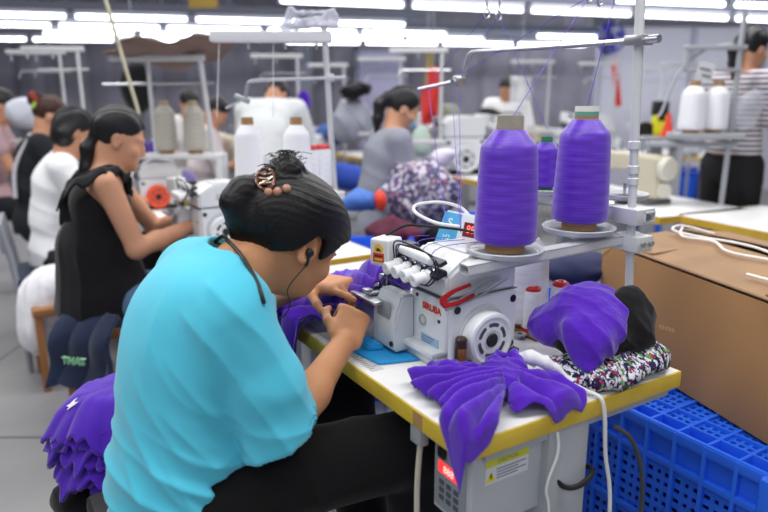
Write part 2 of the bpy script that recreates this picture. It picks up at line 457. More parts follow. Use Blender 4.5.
# pale door and a grey pillar seen far back in the middle
g = MB().bb((-.45, 11.98, 0), (.35, 12.1, 2.12), .01); dr = struct('door_1', g, M('door_lilac', '#a9a7c4', .6))
BASE[dr] = (0, 0, 0)
part('door_frame', MB().bb((-.52, 11.94, 0), (-.45, 12.14, 2.2)).bb((.35, 11.94, 0), (.42, 12.14, 2.2)).bb((-.52, 11.94, 2.12), (.42, 12.14, 2.2)), M('door_frame_grey', '#7e8090', .6), dr)
part('handle', MB().cyl((.22, 11.95, 1.0), (.22, 11.95, 1.15), .015), M('chrome', '#c9ccd2', .25, 1.), dr)
struct('trim_4', MB().bb((-1.55, 11.6, 0), (-1.25, 11.9, 3.6), .02), M('pillar_grey', '#787b88', .7))
struct('trim_5', MB().bb((.72, 11.75, 0), (.86, 11.9, 2.3), .01), M('post_mustard', '#a58f4c', .6))
# ------------------------------------------------------------------ fluorescent rows on their rails
tube_m = M('lit_tube', '#f4f6ff', .4, emit=7.)
house_m = M('lamp_housing', '#d9dcea', .45)
cap_m = M('lamp_cap', '#b6bac6', .5)
rail_m = M('rail_grey', '#717788', .5)
def make_lamp():
    r = thing('ceiling_lamp', 'x', 'lamp', WORLD, (0, 0, 0))
    part('housing', MB().bb((-.60, -.035, .0), (.60, .035, .045), .008), house_m, r)
    part('tube', MB().cyl((-.585, 0, -.022), (.585, 0, -.022), .019, n=12), tube_m, r)
    for s in (-1, 1): part('end_cap', MB().bb((s * .6 - .012, -.024, -.045), (s * .6 + .012, .024, .002), .005), cap_m, r)
    return r
lamp0 = None; ti = 6
rows = [  # photo line of each row of tubes at 2.2 m above the floor: x span, y at left edge, y at right edge, skipped lamps, where it hangs
    (610, 830, -24, 6, (), 'nearest row, upper right edge'),
    (275, 840, -11, 20, (), 'second row from the camera, upper right'),
    (-60, 400, 14.5, 34, (), 'third row from the camera, upper left'),
    (-60, 760, 24.5, 41, (5,), 'fourth row from the camera'),
    (40, 760, 32, 44, (2, 5), 'fifth row from the camera'),
    (694, 742, 21, 36, (), 'single lamp above the two white cones, upper right'),
    (-60, 640, 39, 47, (3, 8), 'farthest row, nearest the back wall'),
]
zl = 2.2
for ri, (x0, x1, yl, yr, skip, where) in enumerate(rows):
    a = atz(0, yl, zl); b = atz(768, yr, zl) if yr < 90 else a
    d = (b - a); d.z = 0; d.normalize(); ang = math.atan2(d.y, d.x)
    def at_px(px):
        k = (px - 384) / F   # walk along the row until it crosses that sight plane
        lo, hi = -20., 20.
        # solve x = k * depth, depth = y*c - (z-H)*s
        q = (zl - H) * _s
        t = (k * (a.y * _c - q) - a.x) / (d.x - k * d.y * _c); return t
    t0, t1 = at_px(x0), at_px(x1); n = max(1, int(round((t1 - t0) / 1.29)))
    for i in range(n):
        if i in skip: continue
        p = a + d * (t0 + .645 + i * 1.29); p.z = zl + .02
        lb = 'lit fluorescent tube lamp, ' + where
        if lamp0 is None:
            lamp0 = make_lamp(); lm = lamp0; lm.location = p; lm.rotation_euler = (0, 0, ang); lm['label'] = lb
        else: lm = dup(lamp0, p, ang, lb)
        lm['group'] = 'fluorescent lamps, row %s' % ['one', 'two', 'three', 'four', 'five', 'six', 'seven'][ri]
    fr = Frame((a.x, a.y, zl), ang)
    g = MB().bb((t0 - .3, -.03, .068), (t1 + .3, .03, .15), .005)
    for t in np.arange(t0, t1, 2.58): g.cyl((t, 0, .15), (t, 0, 3.6 - zl), .008, n=6)
    o = struct('trim_%d' % ti, g, rail_m); o.location = fr.o; o.rotation_euler = (0, 0, ang); ti += 1
# ================================================================== main work station (frame WK)
top_m = M('white_laminate', '#e9e9ea', .32, var=.03, vs=6)
edge_m = M('yellow_edge', '#d8b83e', .45, var=.12, vs=9)
leg_m = M('grey_steel', '#a7abb2', .45, var=.05)
dark_m = M('black_plastic', '#17181b', .45)
black_rub = M('black_rubber', '#101114', .6)
t = thing('sewing_table', 'white-topped sewing table with yellow edges carrying the overlock machine', 'table', WK, (-.6, .3, -.75))
part('tabletop', MB().bb((-1.2, .001, -.034), (-.001, .584, 0), .003), top_m, t)
g = MB().bb((-1.204, -.003, -.036), (.003, .0012, -.0012), .001).bb((-.0012, -.003, -.036), (.003, .587, -.0012), .001).bb((-1.204, -.003, -.036), (-1.1988, .587, -.0012), .001).bb((-1.204, .5838, -.036), (.003, .587, -.0012), .001)
part('edge_band', g, edge_m, t, 'yellow edge band')
part('tape_patch', MB().bb((-.155, -.0042, -.034), (-.125, -.0028, -.003)), M('brown_tape', '#b08a5a', .5), t, 'brown tape on the yellow edge')
for x0 in (-.075, -1.13):
    g = MB().bb((x0, .20, -.70), (x0 + .075, .31, -.036), .006).bb((x0 + .01, .02, -.75), (x0 + .065, .57, -.70), .008).bb((x0 + .005, .05, -.055), (x0 + .07, .56, -.036), .004)
    part('leg', g, leg_m, t)
part('crossbar', MB().bb((-1.08, .36, -.56), (-.05, .40, -.50), .006), leg_m, t)
part('measure_scale', MB().bb((-.72, .016, .0), (-.34, .046, .0006)), M('scale_white', '#cfd0d2', .4), t)
g = MB()
for i in range(37): g.bb((-.715 + i * .01, .018, .0006), (-.7135 + i * .01, .030 if i % 5 else .042, .001))
part('scale_marks', g, M('scale_ink', '#5d6066', .5), t)
# control box under the corner
cb = thing('control_box', 'grey motor control box hung under the near table corner', 'control box', WK, (-.075, .11, -.21))
gm = M('box_grey', '#b9bdc4', .42, var=.03)
part('case', MB().bb((-.132, .03, -.205), (-.018, .205, -.037), .008, 3), gm, cb)
part('front_panel', MB().bb((-.124, .0275, -.192), (-.030, .0305, -.06), .001), M('panel_grey', '#8d939c', .4), cb)
part('switch', MB().bb((-.108, .020, -.083), (-.088, .028, -.063), .002), dark_m, cb)
part('display', MB().bb((-.112, .0255, -.118), (-.046, .028, -.094), .001), M('display_red', '#ff3a3a', .3, emit=1.0), cb, 'lit red digit display')
g = MB(); mt = plane_m((-.079, .0252, -.106), (1, 0, 0), (0, 0, 1)); g.text('888', .021, mt, .0003)
part('digits', g, M('digit_glow', '#ffc0b8', .3, emit=1.2), cb)
g = MB()
for i in range(3):
    for j in range(3): g.bb((-.108 + i * .022, .0258, -.142 - j * .016), (-.094 + i * .022, .028, -.132 - j * .016), .001)
part('buttons', g, M('button_dark', '#4b515b', .5), cb)
part('warning_label', MB().bb((-.0182, .062, -.112), (-.0172, .166, -.062)), M('label_paper', '#d9dbe2', .5), cb, 'white paper label')
part('label_band', MB().bb((-.0175, .062, -.078), (-.0167, .166, -.062)), M('label_yellow', '#cfd23c', .5), cb, 'yellow-green band')
rt = plane_m((-.0166, .114, -.070), (0, 1, 0), (0, 0, 1))
g = MB().text('CAUTION', .011, rt, .0002); 
for k in range(4): g.bb((-.0172, .088, -.087 - k * .006), (-.0168, .160 - (k % 2) * .02, -.085 - k * .006))
part('label_print', g, M('label_ink', '#6b6e80', .6), cb)
g = MB().prism([(-.011, -.009), (.011, -.009), (0, .010)], 0, .0008, plane_m((-.0172, .074, -.097), (0, 1, 0), (0, 0, 1)))
hz = part('hazard_triangle', g, M('hazard_yellow', '#e8d81e', .5), cb, 'yellow hazard triangle')
g = MB().prism([(-.001, .006), (.003, .006), (.0008, .001), (.003, .001), (-.001, -.007), (0, -.0015), (-.0025, -.0015)], .0008, .0012, plane_m((-.0172, .074, -.097), (0, 1, 0), (0, 0, 1)))
part('flash_sign', g, dark_m, hz)
part('bracket', MB().bb((-.16, .012, -.052), (-.01, .022, -.036), .002).bb((-.17, .0, -.075), (-.135, .02, -.036), .003), M('bracket_grey', '#9da2a8', .4), cb)
part('socket', MB().bb((-.03, .2045, -.105), (-.012, .222, -.06), .003).bb((-.028, .205, -.15), (-.014, .216, -.12), .003), dark_m, cb)
# ------------------------------------------------------------------ overlock machine
wm = M('machine_white', '#dfe2e6', .28, var=.02, vs=4, coat=.2)
wm2 = M('machine_cover', '#c9ced4', .32, var=.03, vs=5)
steel = M('steel', '#b9bcc2', .28, 1., var=.1, vs=20)
dsteel = M('dark_steel', '#4a4c52', .35, 1.)
def overlock(fr, label, group=None, detail=True, wheel=None):
    r = thing('overlock_machine', label, 'sewing machine', fr, (-.36, .23, 0), group)
    P = lambda n, g, m, par=None, lb=None: part(n, g, m, par or r, lb)
    P('base', MB().bb((-.45, .135, .004), (-.268, .345, .03), .006).bb((-.47, .12, .03), (-.268, .345, .042), .004), wm2)
    body = MB().bb((-.395, .150, .035), (-.262, .345, .158), .010, 3)
    P('body', body, wm)
    # upper housing: sloped front, rounded top
    poly = [(.152, .156), (.345, .156), (.345, .232), (.325, .246), (.205, .246), (.150, .208)]
    g = MB().prism(poly, 0, .168, Matrix(((0, 0, 1, -.428), (1, 0, 0, 0), (0, 1, 0, 0), (0, 0, 0, 1))), .008)
    P('head_housing', g, wm)
    P('seam', MB().bb((-.4295, .149, .1560), (-.2605, .347, .1580)), M('seam_dark', '#6b7077', .6))
    P('top_lid', MB().bb((-.405, .215, .245), (-.285, .315, .2505), .003).bb((-.35, .24, .250), (-.305, .27, .252), .001), M('lid_white', '#d5d8dc', .35))
    # looper cover at the lower left
    g = MB().prism([(.098, .012), (.150, .012), (.150, .142), (.118, .142), (.098, .095)], 0, .098, Matrix(((0, 0, 1, -.476), (1, 0, 0, 0), (0, 1, 0, 0), (0, 0, 0, 1))), .005)
    P('looper_cover', g, wm2)
    P('cover_recess', MB().bb((-.455, .0965, .085), (-.40, .101, .125), .002), M('recess_grey', '#8f959d', .4))
    for a_, b_, r_ in (((-.392, .099, .03), (-.392, .094, .03), .006), ((-.285, .1515, .105), (-.285, .148, .105), .004), ((-.368, .1515, .145), (-.368, .148, .145), .004)): P('screw', MB().cyl(a_, b_, r_, n=12), dsteel)
    # needle area
    P('cloth_plate', MB().bb((-.545, .075, .112), (-.43, .20, .120), .003), steel)
    P('needle_post', MB().bb((-.478, .135, .19), (-.43, .20, .245), .006).cyl((-.49, .15, .12), (-.49, .15, .24), .006, n=10).cyl((-.482, .135, .12), (-.482, .135, .21), .0022, n=8), dsteel)
    P('presser_foot', MB().bb((-.515, .095, .121), (-.478, .165, .129), .002).bb((-.503, .13, .128), (-.487, .15, .165), .003).bb((-.505, .085, .128), (-.485, .105, .135), .002), steel)
    P('presser_lever', MB().tube([(-.47, .18, .2), (-.50, .19, .195), (-.53, .185, .18), (-.545, .18, .165)], .004, 8), dsteel)
    P('face_plate', MB().box((-.452, .120, .232), (.052, .058, .062), (0, 0, math.radians(24)), .007, 3), wm)
    if detail:
        th = math.radians(24); m = plane_m((-.452 + .0295 * math.sin(th), .120 - .0295 * math.cos(th), .232), (math.cos(th), math.sin(th), 0), (0, 0, 1))
        g = MB().prism([(-.018, -.024), (.018, -.024), (.018, .024), (-.018, .024)], 0, .0012, m)
        st = P('sticker', g, M('sticker_white', '#e9e2dc', .5), None, 'red and yellow warning sticker')
        P('sticker_red', MB().prism([(-.015, -.021), (.015, -.021), (.015, .000), (-.015, .000)], .0012, .0017, m), M('sticker_red', '#dd4a32', .5), st)
        P('sticker_yellow', MB().prism([(-.012, .002), (.010, .002), (.013, .012), (.004, .021), (-.009, .018)], .0012, .0017, m).prism([(-.010, -.017), (.010, -.017), (.010, -.012), (-.010, -.012)], .0017, .002, m), M('sticker_yellow', '#f0c23c', .5), st)
        P('sticker_figure', MB().prism([(-.006, .004), (.007, .004), (.004, .010), (-.004, .012)], .0017, .002, m).prism([(-.011, -.009), (.011, -.009), (.011, -.005), (-.011, -.005)], .0017, .002, m), M('sticker_dark', '#5a2a20', .5), st)
    # tension unit
    td = P('tension_bracket', MB().box((-.345, .135, .215), (.175, .03, .012), (math.radians(20), 0, 0), .004).box((-.345, .142, .238), (.165, .02, .010), (math.radians(20), 0, 0), .003), dsteel)
    for k in range(4):
        x = -.404 + k * .036; y = .128; z = .209 - k * .0006
        g = MB().lathe([(0, 0), (.0155, 0), (.0165, .004), (.0165, .010), (.0135, .012), (.0135, .034), (.0145, .037), (.0125, .041), (.004, .041), (.004, .037), (0, .037)], (x, y, z), (0, -1, -.12), 20)
        kn = P('tension_knob', g, M('knob_white', '#eef0f3', .3))
        P('tension_disc', MB().lathe([(0, 0), (.0175, 0), (.0185, .003), (.0175, .005), (0, .005)], (x, y + .010, z + .001), (0, -1, -.12), 20), steel, kn)
    P('guide_tube', MB().cyl((-.400, .128, .2455), (-.285, .128, .241), .0105, n=16, bev=.003), M('knob_white', '#eef0f3', .3))
    g = MB()
    for dx, dz in ((0, 0), (.01, -.006)): g.tube([(-.42 + dx, .125, .205), (-.40 + dx, .108, .262 + dz), (-.33, .10, .273 + dz), (-.265 + dx, .105, .262), (-.247 + dx, .11, .235), (-.262 + dx, .10, .202), (-.29, .10, .196)], .0018, 6)
    P('thread_guard', g, dsteel)
    if detail:
        g = MB()
        for k in range(4):
            x = -.408 + k * .038
            g.tube([(x + .012, .20 + k * .02, .268), (x + .004, .15, .266), (x, .118, .225), (x - .02, .105, .18), (-.468 + k * .004, .115, .165), (-.480 + k * .003, .13, .135)], .0008, 5)
        P('thread', g, M('violet_thread', '#5e35b8', .5))
        P('brand_lettering', MB().text('SIRUBA', .021, plane_m((-.312, .1488, .127), (1, 0, 0), (0, 0, 1)), .0004, bold=.0006), M('brand_red', '#d9412e', .45), None, 'red lettering')
        gl = P('oil_window', MB().lathe([(0, 0), (.013, 0), (.013, .003), (.010, .004), (.010, .002), (0, .002)], (-.345, .1505, .092), (0, -1, 0), 20), M('window_ring', '#aab0b6', .3))
        P('oil_glass', MB().ell((-.345, .149, .092), (.009, .002, .009)), M('oil_pale', '#c9cdc4', .15), gl)
        P('info_label', MB().bb((-.350, .1485, .040), (-.285, .1505, .062)), M('label_blue', '#9db8d4', .4), None, 'pale blue label')
        g = MB()
        for k in range(3): g.bb((-.345, .1480, .057 - k * .006), (-.30 - k * .006, .149, .0595 - k * .006))
        P('label_lines', g, M('label_ink2', '#6a86ad', .5))
    # handwheel side
    P('side_plate', MB().bb((-.264, .155, .022), (-.246, .335, .158), .008, 3), wm)
    for y, z in ((.168, .138), (.322, .140), (.320, .036)): P('side_hole', MB().cyl((-.2465, y, z), (-.2448, y, z), .0085, n=14), dark_m)
    g = MB().cyl((-.246, .238, .074), (-.241, .238, .074), .067, .064, 36)
    P('wheel_collar', g, M('collar_white', '#cdd1d6', .35))
    g = MB().lathe([(0, 0), (.058, 0), (.060, .004), (.060, .026), (.057, .031), (.051, .0325), (.046, .030), (.042, .030), (.022, .031), (.021, .029), (0, .029)], (-.242, .236, .070), (1, 0, 0), 40)
    hw = P('handwheel', g, wheel or wm)
    g = MB()
    for k in range(6):
        a0 = k * PI / 3 + .12
        for j in range(6):
            a = a0 + j * .115; g.cyl((-.2125, .236 + .034 * math.cos(a), .070 + .034 * math.sin(a)), (-.2110, .236 + .034 * math.cos(a), .070 + .034 * math.sin(a)), .0045, n=10)
    P('wheel_slot', g, M('slot_grey', '#5b6068', .5), hw)
    P('wheel_hub', MB().cyl((-.2135, .236, .070), (-.2085, .236, .070), .0155, n=20, bev=.002), dark_m, hw)
    P('bed_gasket', MB().bb((-.268, .15, .0), (-.240, .345, .02), .004), dark_m)
    return r
ov = overlock(WK, 'white overlock sewing machine with round handwheel beside the woman in cyan')
# things on and around the machine
sn = thing('thread_snips', 'red-handled thread snips resting on the overlock machine side', 'snips', WK, (-.245, .2, .158))
RS = plane_m((-.246, .205, .178), (-.02, .97, .20), (-.35, -.2, .93))
loop = [(-.085, .0), (-.08, .012), (-.05, .017), (.0, .015), (.0, .008), (-.045, .009), (-.07, .004), (-.07, -.004), (-.045, -.009), (.0, -.008), (.0, -.015), (-.05, -.017), (-.08, -.012)]
part('grip', MB().prism(loop, -.005, .005, RS, .0015), M('snips_red', '#a8121f', .3), sn, 'glossy dark red loop grip')
part('blade', MB().prism([(0, .015), (.045, .010), (.085, .001), (.045, .0), (0, .004)], -.003, .001, RS).prism([(0, -.015), (.045, -.010), (.085, -.001), (.045, .001), (0, -.004)], -.001, .003, RS), steel, sn, 'steel blades')
tw = thing('tweezers', 'steel tweezers lying below the red-handled snips', 'tweezers', WK, (-.24, .22, .158))
RT = plane_m((-.243, .222, .170), (-.02, .965, .24), (-.35, -.2, .93))
part('arm', MB().prism([(-.085, .003), (-.03, .009), (.03, .008), (.085, .001), (.03, .005), (-.03, .006)], -.0035, .0035, RT), steel, tw)
part('arm', MB().prism([(-.085, -.003), (-.03, -.009), (.03, -.008), (.085, -.001), (.03, -.005), (-.03, -.006)], -.0035, .0035, RT), steel, tw)
part('joint', MB().prism([(-.092, -.004), (-.07, -.006), (-.07, .006), (-.092, .004)], -.003, .003, RT), steel, tw)
am = thing('oil_bottle', 'small amber and black bottle standing against the machine beside the handwheel', 'bottle', WK, (-.205, .158, 0))
part('glass', MB().lathe([(0, 0), (.011, 0), (.0125, .003), (.0125, .028), (.0125, .062), (.010, .066), (0, .066)], (-.2185, .158, .006), (0, 0, 1), 20), M('amber_glass', '#8a5a12', .12, trans=.35, coat=.5), am)
part('cap', MB().lathe([(0, 0), (.0128, 0), (.0128, .018), (.010, .022), (0, .023)], (-.2185, .158, .068), (0, 0, 1), 20), M('bottle_cap', '#3a2d20', .3), am)
part('dark_sleeve', MB().lathe([(.0130, 0), (.0133, .002), (.0133, .03), (.0130, .032)], (-.2185, .158, .036), (0, 0, 1), 20, PI * .15, PI * 1.1), dark_m, am)
part('foot', MB().cyl((-.2185, .158, 0), (-.2185, .158, .007), .014, n=20, bev=.002), M('amber_foot', '#b98a2e', .25), am)
# blue plastic tray in front of machine
g = MB().prism([(-.53, .02), (-.36, .045), (-.335, .135), (-.50, .14)], .001, .006, None, .002).prism([(-.495, .055), (-.43, .06), (-.42, .095), (-.49, .095)], .006, .02, None, .004)
solo('lint_tray', g, M('sky_blue_plastic', '#2f9fe0', .3), 'sky blue plastic tray under the front of the overlock machine', 'tray', WK, (-.43, .08, 0))
# control panel on the machine's back
cp = thing('machine_console', 'white and blue touch panel with red digits behind the overlock machine', 'control panel', WK, (-.40, .36, .2))
RP = plane_m((-.408, .318, .262), (.97, .24, 0), (-.05, .30, .93))
part('housing', MB().prism([(-.095, -.045), (.085, -.045), (.085, .040), (-.080, .045)], -.025, 0, RP, .005), M('panel_white', '#e4e9ef', .35), cp)
part('blue_face', MB().prism([(-.090, -.041), (-.030, -.041), (-.024, .038), (-.077, .041)], 0, .001, RP), M('panel_blue', '#56b4e6', .35), cp, 'light blue face with white marks')
part('display', MB().prism([(-.012, -.012), (.045, -.012), (.045, .022), (-.012, .022)], 0, .0012, RP), M('panel_red_dark', '#7a2a30', .25), cp, 'dark red display')
g = MB().text('888', .026, RP @ Matrix.Translation((.016, .005, .0013)), .0003); part('digits', g, M('digit_red', '#ff6a60', .3, emit=1.5), cp)
g = MB()
for k in range(4): g.cyl(RP @ Vector((-.012 + k * .018, -.029, 0)), RP @ Vector((-.012 + k * .018, -.029, .0018)), .0055, n=12)
part('button', g, M('panel_button', '#6fa6d8', .4), cp)
g = MB().text('S', .030, RP @ Matrix.Translation((-.055, .014, .001)), .0004, bold=.001).text('M2', .018, RP @ Matrix.Translation((-.058, -.022, .001)), .0004)
part('print', g, M('panel_print', '#dff1fb', .4), cp)
part('stand', MB().bb((-.45, .345, .05), (-.37, .362, .235), .004), M('panel_white', '#e4e9ef', .35), cp)
# cables beside the panel
cw = M('cable_white', '#e9eaec', .4)
pth = [(-.395, .285, .280), (-.44, .25, .285), (-.50, .235, .300), (-.525, .25, .315), (-.50, .30, .322), (-.46, .335, .312), (-.43, .345, .29)]
solo('white_cable', MB().tube(pth, .0042, 8), cw, 'white cable looping over the back of the overlock machine', 'cable', WK, (-.46, .3, .28))
solo('black_hose', MB().tube([(-.47, .13, .262), (-.45, .17, .285), (-.43, .21, .283), (-.40, .25, .280), (-.36, .285, .275), (-.30, .30, .268), (-.27, .315, .263)], .0032, 8), black_rub, 'thin black cable lying over the top of the overlock machine', 'cable', WK, (-.38, .25, .262))
solo('cable_connector', MB().box((-.475, .335, .262), (.045, .03, .03), (0, .2, .3), .006), M('connector_blue', '#3d8fd6', .4), 'blue plug on the white cable behind the machine', 'plug', WK, (-.475, .315, .285))
# ------------------------------------------------------------------ thread stand
st_m = M('stand_enamel', '#d4d7da', .35, .2, var=.04)
alu = M('aluminium', '#c6c9ce', .3, .9)
ts = thing('thread_stand', 'tall white pole thread stand clamped to the table edge, holding the purple cones', 'thread stand', WK, (-.17, .628, -.036))
part('pole', MB().cyl((-.170, .628, -.04), (-.201, .628, .46), .0095, n=20).cyl((-.201, .628, .46), (-.232, .628, 1.0), .0105, n=20), st_m, ts)
for a_, b_, r_ in (((-.1975, .628, .40), (-.1985, .628, .42), .0130), ((-.201, .628, .455), (-.202, .628, .475), .0135), ((-.196, .628, .375), (-.1967, .628, .392), .0125)): part('pole_ring', MB().cyl(a_, b_, r_, n=20, bev=.002), st_m, ts)
part('table_clamp', MB().bb((-.18, .555, .0005), (-.12, .645, .022), .004).bb((-.175, .5885, -.06), (-.125, .645, .004), .004), st_m, ts)
# front bar (toward the operator) and rear bar (away)
def chan(a, b, w, h):
    a, b = Vector(a), Vector(b); L = (b - a).length; m = plane_m(a, b - a, Vector((0, 0, 1)).cross(b - a))
    return MB().bb((0, -w / 2, -h), (L, w / 2, -h + .003)).bb((0, -w / 2, -h), (L, -w / 2 + .003, 0)).bb((0, w / 2 - .003, -h), (L, w / 2, 0)).bb((0, -w / 2, -.003), (L, w / 2, 0)).xf(m)
part('front_bar', chan((-.232, .170, .2405), (-.205, .665, .262), .034, .022), st_m, ts)
part('rear_bar', chan((-.15, .640, .318), (-.66, .655, .318), .034, .024), st_m, ts)
part('pole_clamp', MB().bb((-.222, .605, .225), (-.150, .660, .262), .004).bb((-.226, .60, .288), (-.155, .663, .325), .004), st_m, ts)
g = MB()
for p in ((-.149, .62, .245), (-.149, .648, .245), (-.154, .635, .306)): g.cyl(p, (p[0] + .006, p[1], p[2]), .007, n=12)
part('bolt', g, steel, ts)
tray_m = M('tray_grey', '#c3c7cc', .4, var=.05)
def tray(c, r=.083, sp=.22):
    x, y, z = c
    g = MB().lathe([(.02, -.006), (r - .012, -.006), (r - .004, .004), (r, .006), (r + .0015, .004), (r - .003, -.006), (r - .012, -.010), (.02, -.010)], c, (0, 0, 1), 40)
    for k in range(4):
        a = k * PI / 2 + .5; g.bb((-.004, 0, -.0095), (.004, 0, -.0095)) if 0 else None
        g.tube([(x + .02 * math.cos(a), y + .02 * math.sin(a), z - .007), (x + (r - .008) * math.cos(a), y + (r - .008) * math.sin(a), z - .007)], .003, 6, 1)
    p = part('spool_tray', g, tray_m, ts)
    part('spindle', MB().cyl((x, y, z - .02), (x, y, z + sp), .004, n=8).cyl((x, y, z - .024), (x, y, z - .002), .021, n=20), steel, p)
    part('felt', MB().cyl((x, y, z - .006), (x, y, z - .002), r - .014, n=32), M('tray_felt', '#8f949c', .8), p)
T1, T2 = (-.254, .298, .252), (-.262, .533, .274)
T3, T4 = (-.50, .655, .328), (-.285, .715, .335)
tray(T1); tray(T2); tray(T3, .07, .13); tray(T4, .058, .03)
part('tray_arm', chan((-.250, .640, .318), (-.285, .73, .322), .022, .014), st_m, ts)
# thread arm with its guides high above
part('thread_arm', MB().tube([(-.175, .618, .692), (-.40, .618, .695), (-.70, .618, .699), (-.775, .618, .700), (-.797, .618, .690), (-.806, .618, .668), (-.826, .618, .622)], .0068, 10, 5), alu, ts)
part('arm_clamp', MB().bb((-.236, .602, .682), (-.188, .646, .704), .004).cyl((-.155, .618, .693), (-.18, .618, .693), .009, n=12), alu, ts)
part('end_clamp', MB().box((-.832, .612, .618), (.034, .03, .03), (0, .25, 0), .004).cyl((-.838, .59, .618), (-.838, .62, .618), .009, n=12), alu, ts)
part('guide_rod', MB().tube([(-.835, .612, .622), (-.90, .60, .612), (-.96, .588, .603), (-1.0, .58, .598)], .0055, 8, 3), alu, ts)
part('guide_rod', MB().tube([(-.838, .618, .625), (-.89, .66, .632), (-.93, .69, .638)], .0055, 8, 3), alu, ts)
# upper guide eyelets that hang into the frame
g = MB().tube([(-.22, .628, .86), (-.45, .628, .86), (-.80, .628, .86)], .006, 8, 2)
for x, y in ((-.34, .60), (-.36, .66), (-.70, .60), (-.72, .66), (-.245, .58)):
    g.tube([(x, .628, .86), (x, y, .85), (x, y, .81)], .003, 6, 3).torus((x, y, .797), .013, .0028, (1, .3, 0), 16, 6)
part('thread_eyelets', g, alu, ts)
# ------------------------------------------------------------------ cones of thread
def yarn_mat(name, c0, c1, c2):
    m = bpy.data.materials.new(name); m.use_nodes = True; nt = m.node_tree; b = nt.nodes['Principled BSDF']
    b.inputs['Roughness'].default_value = .36; b.inputs['Sheen Weight'].default_value = .25; b.inputs['Specular IOR Level'].default_value = .45
    t = nt.nodes.new('ShaderNodeTexCoord'); sep = nt.nodes.new('ShaderNodeSeparateXYZ'); nt.links.new(t.outputs['Object'], sep.inputs['Vector'])
    at = nt.nodes.new('ShaderNodeMath'); at.operation = 'ARCTAN2'; nt.links.new(sep.outputs['Y'], at.inputs[0]); nt.links.new(sep.outputs['X'], at.inputs[1])
    outs = []
    for sg in (1, -1):   # crossing winds
        k = nt.nodes.new('ShaderNodeMath'); k.operation = 'MULTIPLY_ADD'; k.inputs[1].default_value = sg * 3.0
        z = nt.nodes.new('ShaderNodeMath'); z.operation = 'MULTIPLY'; z.inputs[1].default_value = 260
        nt.links.new(sep.outputs['Z'], z.inputs[0]); nt.links.new(at.outputs[0], k.inputs[0]); nt.links.new(z.outputs[0], k.inputs[2])
        s = nt.nodes.new('ShaderNodeMath'); s.operation = 'SINE'; nt.links.new(k.outputs[0], s.inputs[0]); outs.append(s)
    ad = nt.nodes.new('ShaderNodeMath'); ad.operation = 'ADD'; nt.links.new(outs[0].outputs[0], ad.inputs[0]); nt.links.new(outs[1].outputs[0], ad.inputs[1])
    nz = nt.nodes.new('ShaderNodeTexNoise'); mp = nt.nodes.new('ShaderNodeMapping'); mp.inputs['Scale'].default_value = (3, 3, 330)
    nt.links.new(t.outputs['Object'], mp.inputs['Vector']); nt.links.new(mp.outputs['Vector'], nz.inputs['Vector']); nz.inputs['Scale'].default_value = 1.5; nz.inputs['Detail'].default_value = 3
    mm = nt.nodes.new('ShaderNodeMath'); mm.operation = 'MULTIPLY_ADD'; mm.inputs[1].default_value = .07
    nt.links.new(ad.outputs[0], mm.inputs[0]); nt.links.new(nz.outputs['Fac'], mm.inputs[2])
    r = nt.nodes.new('ShaderNodeValToRGB'); e = r.color_ramp.elements; e.new(.5)
    for k, (p, cc) in enumerate(((.1, c0), (.5, c1), (.9, c2))): e[k].position = p; e[k].color = srgb(cc)
    nt.links.new(mm.outputs[0], r.inputs['Fac']); nt.links.new(r.outputs['Color'], b.inputs['Base Color'])
    bp = nt.nodes.new('ShaderNodeBump'); bp.inputs['Strength'].default_value = .25; bp.inputs['Distance'].default_value = .002
    nt.links.new(mm.outputs[0], bp.inputs['Height']); nt.links.new(bp.outputs['Normal'], b.inputs['Normal']); MATS[name] = m; return m
purple_y = yarn_mat('purple_yarn', '#451a9a', '#5a28bd', '#7440d4')
white_y = yarn_mat('white_yarn', '#dfe2ee', '#eef0f8', '#f8f9fd')
grey_y = yarn_mat('grey_yarn', '#96948c', '#a9a79e', '#b8b6ac')
card_m = M('cardboard_tube', '#a9845c', .75, var=.12, vs=30)
gray_tube = M('grey_tube', '#9a9488', .75, var=.15, vs=30)
def cone(fr, base, label, yarn, sc=(1, 1), group=None, tube=card_m, tubetop=None, band=None, name='thread_cone', prof=None):
    r = thing(name, label, 'thread cone', fr, base, group); x, y, z = base; a, h = sc
    pr = prof or [(.030, .020), (.060, .020), (.0655, .025), (.0672, .034), (.0665, .06), (.0630, .15), (.0600, .205), (.0585, .220), (.0540, .228), (.032, .255), (.028, .256)]
    part('yarn', MB().lathe([(q * a, w * h) for q, w in pr], base, (0, 0, 1), 48), yarn, r)
    zt = pr[-1][1]; rt = pr[-1][0]
    part('core', MB().lathe([(.0, .0), (.043 * a, 0), (.041 * a, .021 * h), (.01 * a, .021 * h)], base, (0, 0, 1), 32), tube, r)
    tp = part('tube_top', MB().lathe([(rt * 1.01 * a, (zt - .004) * h), (rt * .95 * a, (zt + .028) * h), (rt * .8 * a, (zt + .028) * h), (rt * .78 * a, (zt - .01) * h), (0, (zt - .01) * h)], base, (0, 0, 1), 32), tubetop or tube, r)
    if band:
        for z0, z1, mm in band: part('tube_band', MB().lathe([((rt * 1.0 - .0004 * k) * a, (zt + zz) * h) for k, zz in ((0, z0), (1, z1))] , base, (0, 0, 1), 32), mm, tp)
    return r
cone(WK, (T1[0], T1[1], T1[2] - .001), 'large purple thread cone on the near tray, grey tube top', purple_y, (1, 1), None, card_m, gray_tube)
cone(WK, (T2[0], T2[1], T2[2] - .001), 'large purple thread cone next to the pole, green and white tube top', purple_y, (.95, .98), None, card_m, card_m, [(.008, .017, M('band_green', '#5fa08c', .5)), (.017, .029, M('band_white', '#dfe3da', .5))])
cone(WK, (T3[0], T3[1], T3[2] - .001), 'smaller purple thread cone with green top, behind the two large cones', purple_y, (.56, .50), None, M('green_spool', '#2e7a5c', .4), M('green_spool', '#2e7a5c', .4))
